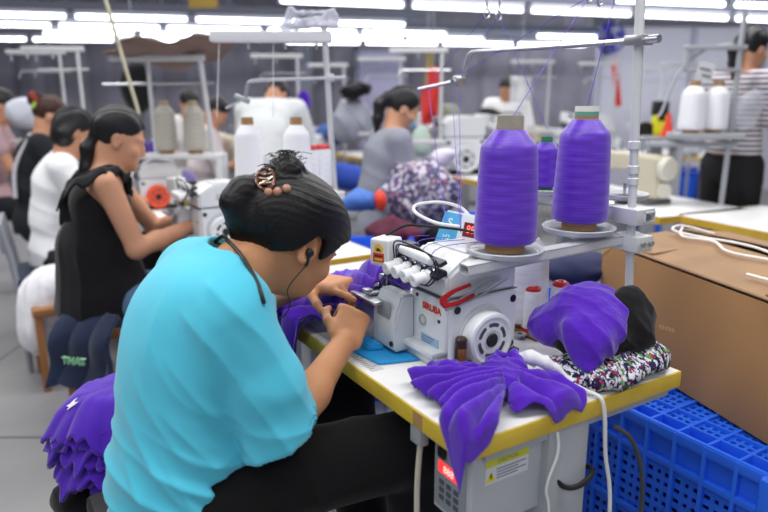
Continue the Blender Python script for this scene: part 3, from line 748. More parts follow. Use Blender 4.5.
# white cones and little red-capped spools standing on the table behind
cone(WK, (-.395, .50, 0), 'white thread cone standing on the main table behind the machine', white_y, (.93, .90))
def spool(p, label, fr=WK, group=None, s=1.):
    r = thing('thread_spool', label, 'thread spool', fr, p, group); wy = white_y; red = M('spool_red', '#cf2a2f', .4)
    part('yarn', MB().lathe([(.01, .007), (.0235, .007), (.0245, .012), (.0225, .095), (.019, .104), (.01, .104)], p, (0, 0, 1), 28).xf(Matrix.Translation(Vector(p)) @ Matrix.Scale(s, 4) @ Matrix.Translation(-Vector(p))), wy, r)
    part('cap', MB().lathe([(0, .102), (.0195, .102), (.0195, .109), (.013, .114), (.007, .114), (.007, .110), (0, .110)], p, (0, 0, 1), 24).xf(Matrix.Translation(Vector(p)) @ Matrix.Scale(s, 4) @ Matrix.Translation(-Vector(p))), red, r, 'red end cap')
    part('foot', MB().lathe([(0, 0), (.024, 0), (.024, .008), (0, .008)], p, (0, 0, 1), 24).xf(Matrix.Translation(Vector(p)) @ Matrix.Scale(s, 4) @ Matrix.Translation(-Vector(p))), red, r, 'red foot')
    return r
spool((-.345, .480, .006), 'small white thread spool with red cap, left of the pair behind the machine', s=1.0)
spool((-.325, .555, .006), 'small white thread spool with red cap, right of the pair, nearer the bundle', s=1.05)
g = MB().bb((-.385, .44, 0), (-.285, .60, .006), .002); solo('cork_board', g, M('brown_board', '#8a6440', .7, var=.2, vs=20), 'brown board under the two small red-capped spools', 'board', WK, (-.335, .52, 0))
solo('bobbin', MB().lathe([(.006, 0), (.016, 0), (.016, .002), (.008, .003), (.008, .009), (.016, .010), (.016, .012), (.006, .012), (.006, 0)], (-.325, .425, 0), (0, 0, 1), 24), steel, 'steel bobbin lying on the table by the small spools', 'bobbin', WK, (-.325, .425, 0))
# sewing threads in the air
th_m = M('violet_line', '#6a48c4', .5)
def threads(name, runs, mat, label, fr=WK, r=.0009, group=None):
    for pts, lb in runs: solo(name, MB().tube(pts, r, 5, 1), mat, lb, 'thread', fr, pts[0], group)
threads('strand', [
    ([(T1[0], T1[1], T1[2] + .272), (-.34, .60, .797)], 'purple thread rising from the near cone to the eyelets'),
    ([(T2[0], T2[1], T2[2] + .272), (-.245, .58, .797)], 'purple thread rising from the cone next to the pole'),
    ([(T3[0], T3[1], T3[2] + .16), (-.72, .66, .797)], 'purple thread rising from the smaller cone with green top'),
    ([(-.70, .60, .797), (-.96, .588, .606), (-.41, .26, .27)], 'purple thread from the guide rod down to the machine top'),
    ([(-.72, .66, .797), (-.91, .672, .64), (-.37, .27, .27)], 'purple thread crossing from the rear guide rod to the machine'),
    ([(-.34, .60, .797), (-.86, .604, .622), (-.385, .28, .27)], 'purple thread slanting from the upper eyelets to the end clamp'),
], th_m, '')
# ------------------------------------------------------------------ cables at the table's right end
solo('power_cable', MB().tube([(-.05, .315, .012), (-.02, .318, .010), (.006, .326, .004), (.012, .335, -.03), (.012, .348, -.12), (.02, .365, -.23), (.022, .37, -.45), (.03, .38, -.745)], .0042, 8), cw, 'white cable hanging over the right table edge past the printed fabric', 'cable', WK, (.012, .34, -.745))
solo('hanging_cable', MB().tube([(.004, .215, -.038), (.008, .216, -.08), (.003, .197, -.15), (.005, .207, -.22), (.008, .21, -.5), (.01, .215, -.745)], .0028, 8), cw, 'thin white cable hanging in front of the grey table leg', 'cable', WK, (.004, .21, -.745))
solo('earth_cable', MB().tube([(.02, .36, -.06), (.035, .40, -.10), (.045, .43, -.2), (.045, .435, -.4), (.045, .44, -.745)], .005, 8), M('cable_dark', '#3d4048', .5), 'dark grey cable hanging in front of the blue crate', 'cable', WK, (.04, .42, -.745))
solo('knee_lift_cable', MB().tube([(-.16, .02, -.06), (-.165, .015, -.2), (-.16, .02, -.45), (-.15, .03, -.74)], .006, 8), M('cable_beige', '#c9c4b4', .5), 'pale hose hanging beside the control box', 'hose', WK, (-.16, .02, -.74))
solo('motor_lead', MB().tube([(-.015, .21, -.11), (.0, .24, -.16), (.015, .27, -.165), (.015, .31, -.15), (-.03, .345, -.17), (-.09, .34, -.22)], .0055, 8), black_rub, 'black lead wrapped round the grey table leg', 'cable', WK, (-.015, .21, -.11))
# ================================================================== cloth on the main table, crate and carton
purple_c = M('purple_jersey', '#5423b4', .9, var=.10, vs=9, bump=.35, bs=90, sheen=.35, spec=.08)
black_c = M('black_jersey', '#141418', .85, bump=.1, bs=300, sheen=.15, spec=.2)
whiteish_c = M('white_cotton', '#e4e5ea', .85, var=.03, sheen=.1, spec=.2)
print_c = ramp_mat('printed_fabric', 'voronoi', [(0, '#d6d2de'), (.22, '#1c1a36'), (.42, '#cfccd8'), (.52, '#2a2457'), (.66, '#9a3058'), (.72, '#dedbe4'), (.80, '#4d9a3e'), (.90, '#23204a')], .85, (1, 1.6, 1), 120, const=True, distort=.03, spec=.2)
def sst(x, a, b):
    t = np.clip((x - a) / (b - a), 0, 1); return t * t * (3 - 2 * t)
def drape(P):
    """cloth beyond the tabletop's near and right edges hangs down"""
    x, y, z = P[:, 0].copy(), P[:, 1].copy(), P[:, 2].copy()
    ox, oy = np.maximum(x, 0), np.maximum(-y, 0); ov = np.hypot(ox, oy)
    x = np.where(ox > 0, np.minimum(x, .006 + .12 * ox), x); y = np.where(oy > 0, np.maximum(y, -.006 - .12 * oy), y)
    z = np.where(ov > 0, np.maximum(z * np.exp(-ov * 18), .004) - ov, z)
    return np.stack([x, y, z], 1)
# the piece being sewn
def fn(U, V):
    x = -.955 + .452 * U
    yb = .40 - .21 * sst(U, .72, 1) + .03 * np.sin(U * 9); yf = -.19 + .265 * sst(U, .50, .93) + .10 * sst(1 - U, .75, 1)
    s = yb + (yf - yb) * V
    ang = np.arctan2(s - .12, x + .44); rr = np.hypot(s - .12, x + .44)
    fo = np.abs(np.sin(ang * 13 + 2.2 * np.sin(rr * 14 + ang * 3))) ** .8
    fo2 = wob(np.stack([x, s, 0 * x], 1), 26, 3, 2)
    fo2 = fo2 + .6 * folds(np.stack([x, s, 0 * x], 1), (.7, .7, 0), 80, 17, .7)
    z = .012 + .098 * np.exp(-(((x + .53) / .15) ** 2 + ((s - .16) / .12) ** 2)) + .030 * fo * sst(rr, .03, .2) + .012 * fo2 + .045 * sst(U, 0, .3) * np.exp(-((s - .2) / .13) ** 2) + .045 * np.exp(-((x + .60) / .13) ** 2 - ((s - .27) / .09) ** 2)
    y = s.copy(); over = np.maximum(-s - .004, 0)
    y = np.where(over > 0, -.012 - .022 * fo - over * .12, y); z = np.where(over > 0, (z * np.exp(-over * 30)) - over, np.maximum(z, .006))
    return np.stack([x, y, z], 1)
solo('garment_piece', sheet(fn, 150, 120, .0025), purple_c, 'purple fabric being sewn under the hands, hanging over the front table edge', 'fabric', WK, (-.7, .1, 0))
# pleated bow of cloth on the near corner
def lobe(K, a0, a1, R, npl, amp, lift, seed, nu=110, nv=60):
    def f(U, V):
        a = np.radians(a0 + (a1 - a0) * U); r = .012 + V * R(U) * (1 + .05 * np.sin(U * npl * PI * 2))
        pl = np.abs(np.sin(U * npl * PI + .9 * np.sin(V * 5 + U * 4 + seed))) ** .9
        P = np.stack([K[0] + r * np.cos(a), K[1] + r * np.sin(a), 0 * a], 1)
        z = .006 + lift * (1 - V) ** .7 * np.sin(np.clip(U, .02, .98) * PI) ** .5 + amp * pl * (.45 + .75 * np.sin(V * 2.6)) + .008 * wob(P, 30, seed, 2) + .007 * folds(P, (.6, -.4, 0), 85, seed + 9, .6, 1.3) + .003 * wob(P, 110, seed + 2, 2)
        P[:, 2] = np.maximum(z, .004); return drape(P)
    return sheet(f, nu, nv, .003)
g1 = lobe((-.085, .165), -178, -48, lambda U: .125 + .055 * np.exp(-((U - .28) / .16) ** 2) + .125 * np.exp(-((U - .86) / .11) ** 2), 8.5, .028, .045, 1)
g2 = lobe((-.115, .20), -42, 78, lambda U: .095 + .040 * np.exp(-((U - .55) / .25) ** 2), 3.5, .020, .035, 5)
S = SDF((-.26, .10, -.01), (-.03, .33, .12), .004)
S.ell((-.100, .180, .030), (.030, .040, .028), rotm(0, 0, 40), .01).ell((-.150, .222, .032), (.042, .034, .034), rotm(0, 0, 50), .012).ell((-.135, .195, .03), (.045, .035, .030), None, .012).ell((-.150, .218, .062), (.016, .014, .022), None, .008, 'sub')
V, Q = displace(S.mesh(), lambda V, N: .014 * folds(V, (1, .7, .3), 110, 4) + .006 * folds(V, (-.5, .8, .5), 150, 6) + .004 * wob(V, 60, 2))
V = V[:]; V[:, 2] = np.maximum(V[:, 2], .003)
def join(*gs):
    Vs, Qs, n = [], [], 0
    for v, q in gs: Vs.append(v); Qs.append(q + n); n += len(v)
    return np.concatenate(Vs), np.concatenate(Qs)
solo('folded_garment', join(g1, g2, (V, Q)), purple_c, 'purple pleated garment gathered like a bow on the near table corner', 'garment', WK, (-.12, .2, 0))
S = SDF((-.20, .24, -.005), (-.05, .42, .10), .003)
S.chain([(-.150, .250, .050), (-.125, .265, .056), (-.105, .285, .048), (-.085, .31, .02)], [.009, .013, .011, .007], .01).chain([(-.125, .265, .054), (-.15, .285, .045), (-.165, .315, .015)], [.010, .011, .008], .01).chain([(-.11, .28, .05), (-.085, .300, .040), (-.06, .31, .02), (-.035, .316, .012)], [.007, .006, .005, .005], .008)
solo('white_tie', displace(S.mesh(), lambda V, N: .003 * folds(V, (.4, 1, .2), 220, 8)), whiteish_c, 'white cloth tie knotted round the purple bow of cloth', 'tie', WK, (-.13, .32, .05))
# bundle of purple over black, on printed fabric
S = SDF((-.27, .28, -.01), (.03, .72, .11), .0042)
S.ell((-.075, .45, .018), (.080, .135, .030), rotm(0, 0, 6), .02).ell((-.035, .40, .020), (.045, .075, .026), rotm(0, 0, 10), .02).ell((-.10, .36, .014), (.06, .045, .02), None, .02).ell((-.06, .53, .026), (.055, .065, .034), None, .02)
pr = displace(S.mesh(), lambda V, N: .013 * folds(V, (1, .4, .6), 90, 11, .8) + .008 * wob(V, 45, 12)); pr[0][:, 2] = np.maximum(pr[0][:, 2], .0005)
solo('printed_fabric', pr, print_c, 'crumpled multicoloured printed fabric under the purple and black bundle', 'fabric', WK, (-.1, .48, 0))
S = SDF((-.27, .30, .0), (.04, .68, .21), .0042)
S.ell((-.12, .45, .080), (.080, .085, .055), None, .02).ell((-.092, .518, .108), (.045, .050, .070), rotm(14, 0, 0), .02).ell((-.14, .42, .062), (.07, .06, .035), None, .02).ell((-.07, .50, .08), (.05, .05, .05), None, .02)
bk = displace(S.mesh(), lambda V, N: .014 * folds(V, (.3, 1, .5), 75, 21, .8) + .008 * wob(V, 40, 22) + .002 * wob(V, 140, 25))
solo('black_garment', bk, black_c, 'black crumpled garment wrapped in the purple one at the table back', 'garment', WK, (-.1, .48, .04))
S = SDF((-.27, .28, .02), (.02, .62, .22), .004)
S.ell((-.135, .438, .100), (.088, .080, .076), rotm(0, 10, 0), .02).ell((-.19, .400, .075), (.055, .05, .045), None, .025).ell((-.085, .385, .085), (.055, .05, .06), rotm(25, 0, 0), .02).cone((-.07, .375, .075), (-.05, .360, .040), .035, .02, .02)
S.cut(lambda X, Y, Z: (.072 - Z) - .55 * (.44 - Y) - .25 * (-.13 - X) + .010 * np.sin(X * 60) + .008 * np.sin(Y * 55))
pu = displace(S.mesh(), lambda V, N: .016 * folds(V, (1, -.3, .8), 58, 31, .9, 1.3) + .010 * folds(V, (-.3, .9, .5), 80, 36, .8, 1.3) + .008 * wob(V, 38, 32) + .002 * wob(V, 150, 35))
solo('purple_bundle', pu, purple_c, 'purple garment rolled into a bundle on top of the black one', 'garment', WK, (-.12, .45, .06))
# ------------------------------------------------------------------ blue crates
blue_m = M('crate_blue', '#2a6cf0', .38, var=.08, vs=6)
blue_d = M('crate_blue_deep', '#1848c4', .42, var=.08, vs=6)
def crate(fr, label, L=.56, W=.36, Hc=.50, group=None):
    r = thing('plastic_crate', label, 'crate', fr, (L / 2, W / 2, 0), group)
    def side(nx, lw, place):
        g = MB(); n = nx
        for z0, z1 in ((Hc - .025, Hc), (Hc - .105, Hc - .088), (Hc * .42, Hc * .42 + .016), (.0, .03)): g.bb((0, -.006, z0), (lw, .012, z1), .002)
        for i in range(n + 1):
            x = i * lw / n; g.bb((x - .005, -.007, .0), (x + .005, .012, Hc), .002)
        g.bb((0, .010, Hc - .095), (lw, .013, Hc))
        for i in range(n):
            xa, xb = i * lw / n + .006, (i + 1) * lw / n - .006
            for zlo, zhi in ((.03, Hc * .42), (Hc * .42 + .016, Hc - .105)):
                m = max(3, int((zhi - zlo) / .026))
                for k in range(m):
                    z = zlo + (k + .5) * (zhi - zlo) / m; g.bb((xa, .004, z - .0075), (xb, .010, z + .0075))
                for q in (1 / 3, 2 / 3): g.bb((xa + (xb - xa) * q - .006, .0045, zlo), (xa + (xb - xa) * q + .006, .0095, zhi))
        return g.xf(place)
    RZ = lambda a: Matrix.Rotation(math.radians(a), 4, 'Z')
    part('side_panel', side(7, L, Matrix.Identity(4)), blue_m, r); part('side_panel', side(7, L, Matrix.Translation((L, W, 0)) @ RZ(180)), blue_m, r)
    part('end_panel', side(4, W, Matrix.Translation((L, 0, 0)) @ RZ(90)), blue_m, r); part('end_panel', side(4, W, Matrix.Translation((0, W, 0)) @ RZ(-90)), blue_m, r)
    for x in (0, L):
        for y in (0, W): part('corner_post', MB().bb((x - .022, y - .022, 0), (x + .022, y + .022, Hc + .002), .016, 3), blue_m, r)
    g = MB()   # lid: deep lattice rim and slotted middle
    for y in (0, .055, .115, W - .115, W - .055, W): g.bb((0, y - .004, Hc - .028), (L, y + .004, Hc + .004), .0015)
    for i in range(8):
        x = i * L / 7; g.bb((x - .004, 0, Hc - .026), (x + .004, W, Hc + .003), .0015)
    for k in range(26): g.bb((.01 + k * (L - .02) / 26, .058, Hc - .012), (.018 + k * (L - .02) / 26, W - .058, Hc - .006))
    for k in range(8): g.bb((0, .058 + k * .03, Hc - .014), (L, .068 + k * .03, Hc - .005))
    g.bb((.005, .005, Hc - .034), (L - .005, .055, Hc - .028)); g.bb((.005, W - .055, Hc - .034), (L - .005, W - .005, Hc - .028))
    part('lid', g, blue_m, r); part('crate_floor', MB().bb((.01, .01, .004), (L - .01, W - .01, .016)), blue_d, r)
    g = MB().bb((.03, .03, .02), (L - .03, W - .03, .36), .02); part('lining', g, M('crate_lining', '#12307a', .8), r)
    return r
CR = Frame((.572, 1.762, 0), WK.a)
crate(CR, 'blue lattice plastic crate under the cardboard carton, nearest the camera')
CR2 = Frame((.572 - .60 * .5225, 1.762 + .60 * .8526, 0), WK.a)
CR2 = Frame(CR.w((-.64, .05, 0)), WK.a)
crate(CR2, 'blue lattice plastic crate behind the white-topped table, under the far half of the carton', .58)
# ------------------------------------------------------------------ carton
cart_m = M('carton_board', '#a67d52', .8, var=.06, vs=3, bump=.03, bs=90)
cart_in = M('carton_liner', '#9c7d60', .85, var=.12, vs=9)
CA = Frame((.738, 2.135, .506), math.atan2(-.967, .256))
LC, WC, HC = .90, .52, .338
bx = thing('carton', 'large brown cardboard carton with loosely folded flaps on the blue crates', 'carton', CA, (LC / 2, WC / 2, 0))
part('front_wall', MB().bb((0, 0, 0), (LC, .006, HC), .001), cart_m, bx); part('back_wall', MB().bb((0, WC - .006, 0), (LC, WC, HC), .001), cart_m, bx)
part('end_wall', MB().bb((0, .006, 0), (.006, WC - .006, HC)), cart_m, bx); part('end_wall', MB().bb((LC - .006, .006, 0), (LC, WC - .006, HC)), cart_m, bx)
part('bottom', MB().bb((.006, .006, 0), (LC - .006, WC - .006, .006)), cart_in, bx)
def flap(a, d1, d2, l1, l2, bow=.0, cut=.0, seed=0):
    a, d1, d2 = np.array(a, float), nrm(d1), nrm(d2)
    def f(U, V):
        w = 1 - cut * V
        P = a + np.outer(.5 * l1 + (U - .5) * l1 * w, d1) + np.outer(V * l2, d2)
        P[:, 2] += bow * np.sin(V * PI * .5) ** 2 * np.sin(U * PI) + .004 * wob(P, 14, seed, 2) * V; return P
    return sheet(f, 30, 20, .005)
part('flap', flap((.0, .0, HC + .002), (0, 1, 0), (1, 0, .05), WC, .235, .012, .06, 1), cart_in, bx)
part('flap', flap((LC, WC, HC + .003), (0, -1, 0), (-1, 0, .04), WC, .24, .010, .05, 2), cart_in, bx)
part('flap', flap((LC, .0, HC + .006), (-1, 0, 0), (0, 1, .10), LC, .235, .012, .03, 3), cart_in, bx)
part('flap', flap((0, WC, HC + .006), (1, 0, 0), (0, -1, .14), LC, .255, .018, .03, 4), cart_in, bx)
part('corner_tear', MB().prism([(0, 0), (.05, 0), (.03, -.018), (.012, -.03), (0, -.035)], 0, .001, plane_m((.0, -.0012, HC), (1, 0, 0), (0, 0, 1))), M('torn_board', '#c89f6e', .85), bx)
g = MB()
for k in range(5): g.bb((.315 + k * .014, -.0008, .148 + .002 * k), (.325 + k * .014, .001, .160 + .002 * k))
part('faint_print', g, M('board_print', '#c49a6b', .8), bx)
def on_flaps(pts): return [(x, y, HC + .008 + .135 * (y if y < .26 else .52 - y) * (1.0) + .012 + dz) for x, y, dz in pts]
g = MB().tube(on_flaps([(.16, .30, 0), (.07, .245, .01), (.10, .19, .01), (.20, .21, .004), (.32, .24, .004), (.45, .23, .006), (.62, .16, .006), (.80, .14, .008), (.89, .10, .01)]), .0042, 7)
g.tube(on_flaps([(.08, .24, .006), (.17, .17, .008), (.27, .20, .006), (.38, .155, .008), (.52, .19, .006), (.70, .24, .004), (.86, .22, .004)]), .0042, 7)
g.tube(on_flaps([(.55, .06, .006), (.68, .075, .004), (.80, .055, .006), (.89, .06, .006)]), .0042, 7)
solo('string', g, M('cord_white', '#eceae6', .6), 'white cord strewn over the flaps of the cardboard carton', 'cord', CA, (.4, .2, HC))
# ================================================================== the woman at the machine (frame WK)
def wkx(px, py, x):
    o = WK.l((0, 0, H)); d = WK.l(Vector(ray(px, py)) + Vector((0, 0, H))) - o
    t = (x - o.x) / d.x; return np.array(o + d * t)
skin_m = M('skin', '#c48b64', .5, sss=.12, var=.05, vs=14, spec=.35)
hair_m = ramp_mat('black_hair', 'noise', [(.3, '#060607'), (.6, '#0c0b0e'), (.8, '#161418')], .42, (60, 6, 60), 2.2, .15, distort=.3, spec=.35)
cyan_m = M('cyan_jersey', '#54c4df', .88, var=.04, vs=4, bump=.06, bs=400, sheen=.25, spec=.15)
pants_m = M('black_trousers', '#0d0d10', .85, sheen=.1, bump=.1, bs=200, spec=.2)
HC0 = np.array((-.452, -.116, .280)); tl = math.radians(38)
yaw = math.radians(11)
Rz = np.array(Matrix.Rotation(yaw, 3, 'Z'))
HR = Rz @ np.stack([(1, 0, 0), (0, math.cos(tl), -math.sin(tl)), (0, math.sin(tl), math.cos(tl))], 1)
HS = 1.05
sh_r, sh_l = np.array((-.330, -.292, .188)), np.array((-.625, -.275, .195))
el_r, el_l = np.array((-.300, -.198, -.052)), np.array((-.84, -.13, .02))
wr_r, wr_l = np.array((-.418, -.010, .046)), np.array((-.672, .040, .116))
hip_r, hip_l = np.array((-.375, -.345, -.185)), np.array((-.555, -.345, -.185))
kn_r, kn_l = np.array((-.275, .10, -.165)), np.array((-.60, .08, -.165))
an_r, an_l = np.array((-.31, .12, -.655)), np.array((-.57, .13, -.655))
S = SDF((-.93, -.56, -.76), (-.17, .26, .46), .0037)
S.ell((-.46, -.365, -.17), (.150, .115, .12)).ell((-.46, -.35, -.02), (.135, .105, .13), None, .05).ell((-.46, -.325, .12), (.145, .105, .13), None, .05)
S.cone(sh_l, sh_r, .055, None, .04)
S.chain([(-.46, -.255, .20), (-.46, -.205, .235), (-.46, -.155, .262)], [.066, .060, .058], .03)
S.cone(sh_r, el_r, .047, .039, .03).cone(el_r, el_r * .62 + wr_r * .38, .039, .038, .02).cone(el_r * .62 + wr_r * .38, wr_r, .038, .0255, .02)
S.cone(sh_l, el_l, .047, .038, .03).cone(el_l, el_l * .6 + wr_l * .4, .038, .037, .02).cone(el_l * .6 + wr_l * .4, wr_l, .037, .0255, .02)
for hp, kn, an in ((hip_r, kn_r, an_r), (hip_l, kn_l, an_l)):
    S.cone(hp, kn, .078, .056, .03).cone(kn, kn * .7 + an * .3 + np.array((0, -.012, 0)), .052, .050, .02).cone(kn * .7 + an * .3 + np.array((0, -.012, 0)), an, .050, .034, .02)
    S.cone(an + np.array((0, -.02, -.03)), an + np.array((0, .14, -.065)), .034, .024, .02)
T = head(S, HC0, HR, HS, jaw=.66)
S.cone(T((0, -.035, -.045)), (-.46, -.215, .228), .050, .056, .03)
# right hand pinches the cloth, left hand guides it with a stretched index finger
tipsR = hand(S, wr_r, (-.55, .62, .50), (-.72, .18, -.40), 'R', [(48, 62, 40), (62, 75, 45), (70, 80, 45), (74, 82, 45)], (22, 30), .96)
tipsL = hand(S, wr_l, (.93, .34, .06), (.10, .10, -1), 'L', [(8, 3, 3), (34, 52, 35), (44, 60, 40), (50, 66, 40)], (30, 10), 1.08)
BODS = S
body = solo('person', displace(S.mesh(1), lambda V, N: .0007 * wob(V, 120, 3)), skin_m, 'woman in a cyan T-shirt and black trousers, back to us, sewing at the overlock machine', 'person', WK, (-.46, -.345, -.75))
# nails and face details as small pieces
def disc(c, n, r, h): return MB().lathe([(0, 0), (r, 0), (r * .8, h), (0, h * 1.3)], c, n, 12)
for sx in (-1, 1):
    part('eye', MB().ell(T((sx * .031, .0845, -.003)), .0085, None, 12, 8), M('eye_white', '#e8e4de', .2), body)
    part('eyebrow', MB().tube([T((sx * .014, .096, .022)), T((sx * .03, .094, .027)), T((sx * .046, .076, .022))], .0026, 6), hair_m, body)
part('lips', MB().tube([T((-.020, .092, -.066)), T((0, .099, -.066)), T((.020, .092, -.066))], .0038, 8), M('lips', '#a85a50', .4), body)
# hair
S = SDF((-.60, -.33, .16), (-.30, .10, .48), .0036)
S.ell(T((0, -.004, .038)), np.array((.092, .122, .101)) * HS, HR, .01)
S.ell(T((0, -.045, .035)), np.array((.086, .088, .084)) * HS, HR, .03)
c0, Ri = np.array(HC0), HR
def facecut(X, Y, Z):
    x, y, z = X - c0[0], Y - c0[1], Z - c0[2]
    r, f, u = [(x * Ri[0, i] + y * Ri[1, i] + z * Ri[2, i]) / HS for i in range(3)]
    line = np.interp(f, [-.12, -.075, -.03, -.012, .012, .03, .038, .06, .10, .14], [-.055, -.060, -.025, .022, .026, -.012, -.006, .040, .072, .085])
    return (line - u) * .8
S.cut(facecut)
roll = [wkx(*p, x) for p, x in (((282, 186), -.45), ((262, 188), -.445), ((243, 191), -.44), ((236, 202), -.44), ((244, 214), -.44), ((262, 222), -.445))]
S.chain(roll, [.026, .027, .028, .029, .030, .034], .012)
S.chain([wkx(250, 225, -.46), wkx(275, 235, -.46)], [.045, .05], .03)
bun = wkx(287, 172, -.440); S.ell(bun, (.038, .036, .034), None, .006)
def hairdisp(V, N):
    d = V - c0; r, f, u = d @ Ri[:, 0], d @ Ri[:, 1], d @ Ri[:, 2]
    a = np.arctan2(r, u + .03) * 26 + 3 * np.sin(f * 22) + 2 * wob(V, 24, 5, 1)
    return .0004 * np.sin(a * 2.1) + .0005 * np.sin(a * 5.3) + .0022 * wob(V, 30, 8, 2) + np.where(np.linalg.norm(V - bun, axis=1) < .046, .0035 * wob(V, 190, 12, 2), 0)
HAIRS = S
hair = part('hair', displace(S.mesh(2), hairdisp), hair_m, body)
g = MB(); rs = random.Random(3)
for k in range(110):
    a, b = rs.random() * 6.3, rs.random() * 1.4; dv = np.array((math.cos(a) * math.sin(b), math.sin(a) * math.sin(b), math.cos(b)))
    p = bun + dv * .034; q = p + dv * .008 + np.array((rs.gauss(0, .006), rs.gauss(0, .006), .002)); r_ = q + np.array((rs.gauss(0, .008), rs.gauss(0, .008), -.003))
    g.tube([p, q, r_], .0006, 4, 3)
for k in range(26):   # wisps at nape and temple
    p = wkx(252 + rs.random() * 26, 240 + rs.random() * 10, -.415); g.tube([p, p + np.array((.004, -.004, -.012 - rs.random() * .01)), p + np.array((.003 + rs.gauss(0, .004), .002, -.03 - rs.random() * .012))], .0005, 4, 3)
tag(part('loose_strands', g, hair_m, hair), kind='stuff')
# cyan T-shirt
S = SDF((-.92, -.60, -.32), (-.14, .02, .33), .0042)
S.ell((-.455, -.36, -.17), (.172, .136, .16)).ell((-.455, -.352, -.02), (.164, .130, .17), None, .06).ell((-.455, -.326, .11), (.172, .128, .15), None, .06)
S.cone((-.455, -.36, -.17), (-.455, -.36, -.27), .150, .152, .03)
S.cone(sh_l + np.array((.04, 0, .005)), sh_r + np.array((-.04, 0, .005)), .078, None, .06)
S.chain([(-.53, -.245, .225), (-.46, -.228, .238), (-.39, -.245, .225)], [.055, .060, .055], .05)
slr = el_r + np.array((.0, -.004, .0)); S.cone(sh_r, sh_r * .4 + slr * .6, .072, .074, .03).cone(sh_r * .4 + slr * .6, slr + np.array((.002, -.008, -.045)), .074, .074, .02)
sll = sh_l * .35 + el_l * .65; S.cone(sh_l, sll, .072, .074, .03)
dr = nrm(slr - sh_r)
def hemcut(X, Y, Z):
    d = (X - slr[0]) * dr[0] + (Y - slr[1]) * dr[1] + (Z - slr[2]) * dr[2] - .012
    q = X + .60 * (Y + .2); far = (X > -.345)
    return np.where((X + .35 * Z > -.348) & (Y > -.36), d, -1.)
S.cut(hemcut)
dl = nrm(el_l - sh_l); S.cut(lambda X, Y, Z: np.where(X < -.62, (X - sll[0]) * dl[0] + (Y - sll[1]) * dl[1] + (Z - sll[2]) * dl[2] - .01, -1.))
S.cut(lambda X, Y, Z: -.285 + .02 * np.sin(X * 20) - Z)
S.cone(slr + dr * .012, slr + dr * .16, .061, .066, .004, 'sub').cone(slr - dr * .02, slr + dr * .02, .058, .061, .0, 'sub')
S.cone(sll + dl * .0, sll + dl * .10, .062, .066, .004, 'sub')
S.cone((-.452, -.226, .240), (-.452, -.14, .36), .076, .098, .006, 'sub')
S.ell((-.425, -.190, .262), (.108, .080, .070), rotm(0, 12, 0), .004, 'sub')
def shirt_f(V, N):
    x, y, z = V.T
    low = sst(-z, -.10, .12); out = .0016 * wob(V, 30, 9, 3)
    out += .016 * low * folds(V, (.15, .35, 1), 46, 41, .55, 1.5)                                  # rolls over the waist
    arm = np.exp(-((x + .33) / .07) ** 2 - ((z + .04) / .13) ** 2)
    out += .015 * arm * folds(V, (.75, .1, .6), 54, 42, .5, 1.5)                                    # pulls under the arm
    side = np.exp(-((x + .36) / .09) ** 2) * sst(-z, -.05, .1)
    out += .013 * side * folds(V, (.35, .9, .7), 40, 43, .5, 1.4)
    up = np.exp(-((z - .17) / .08) ** 2); out += .009 * up * folds(V, (1, .5, .25), 32, 44, .6, 1.8)
    slv = sst(x, -.34, -.29) ; out += .009 * slv * folds(V, (.2, .8, .55), 48, 45, .5)
    return out
SHS = S
shirt = part('t_shirt', displace(S.mesh(2), shirt_f), cyan_m, body, 'cyan short-sleeved T-shirt')
# trousers
S = SDF((-.75, -.56, -.70), (-.15, .24, -.02), .006)
S.ell((-.46, -.365, -.20), (.180, .140, .10))
for hp, kn, an in ((hip_r, kn_r, an_r), (hip_l, kn_l, an_l)):
    S.cone(hp, kn, .098, .077, .03).cone(kn, an + np.array((0, 0, .08)), .075, .070, .02).cone(an + np.array((0, 0, .10)), an + np.array((0, 0, .0)), .070, .066, .0)
S.cut(lambda X, Y, Z: -.60 - Z)
part('trousers', displace(S.mesh(2), lambda V, N: .008 * folds(V, (.2, 1, .6), 24, 51) + .004 * wob(V, 20, 52)), pants_m, body)
for an in (an_r, an_l):
    S = SDF(an - np.array((.07, .10, .10)), an + np.array((.07, .22, .03)), .005)
    S.cone(an + np.array((0, -.025, -.058)), an + np.array((0, .15, -.066)), .040, .034, .02).box(an + np.array((0, .06, -.088)), (.042, .125, .007), None, .006, .005)
    S.cut(lambda X, Y, Z, an=an: an[2] - .0945 - Z)
    part('shoe', S.mesh(1), M('shoe_dark', '#26242a', .6), body)
# what she wears on head and ears
def wk3(px, py, x): return tuple(wkx(px, py, x))
def hit(S, px, py, t0=.6, t1=2.2):
    o = np.array(WK.l((0, 0, H))); d = np.array(WK.l(Vector(ray(px, py)) + Vector((0, 0, H)))) - o
    for t in np.arange(t0, t1, .0015):
        q = o + d * t; i = np.round((q - S.lo) / S.h).astype(int)
        if (i >= 0).all() and (i < S.n).all() and S.d[tuple(i)] < 0: return q, d / np.linalg.norm(d)
    return o + d * 1.3, d / np.linalg.norm(d)
hc = thing('hair_clip', 'brown tortoiseshell hair clip with three pinkish beads in her black hair', 'hair clip', WK, wk3(268, 184, -.42))
tort = M('tortoiseshell', '#6a4030', .2, var=.4, vs=60, coat=.4); met = M('clip_metal', '#d8c4a8', .25, .8)
def on_hair(px, py, lift=.006):
    q, d = hit(HAIRS, px, py); return q - d * lift
g = MB()
ring = [on_hair(265.5 + 9.0 * math.cos(a), 179 + 10.5 * math.sin(a), .007) for a in np.linspace(0, 2 * PI, 13)]
g.tube(ring, .0034, 8, 4)
for k in range(3): g.tube([on_hair(258.5 + k * 1.0, 173.5 + k * 5, .006), on_hair(265 + k, 175 + k * 4.2, .012), on_hair(273 + k * .5, 172.5 + k * 5, .007)], .0026, 8, 5)
part('claw', g, tort, hc)
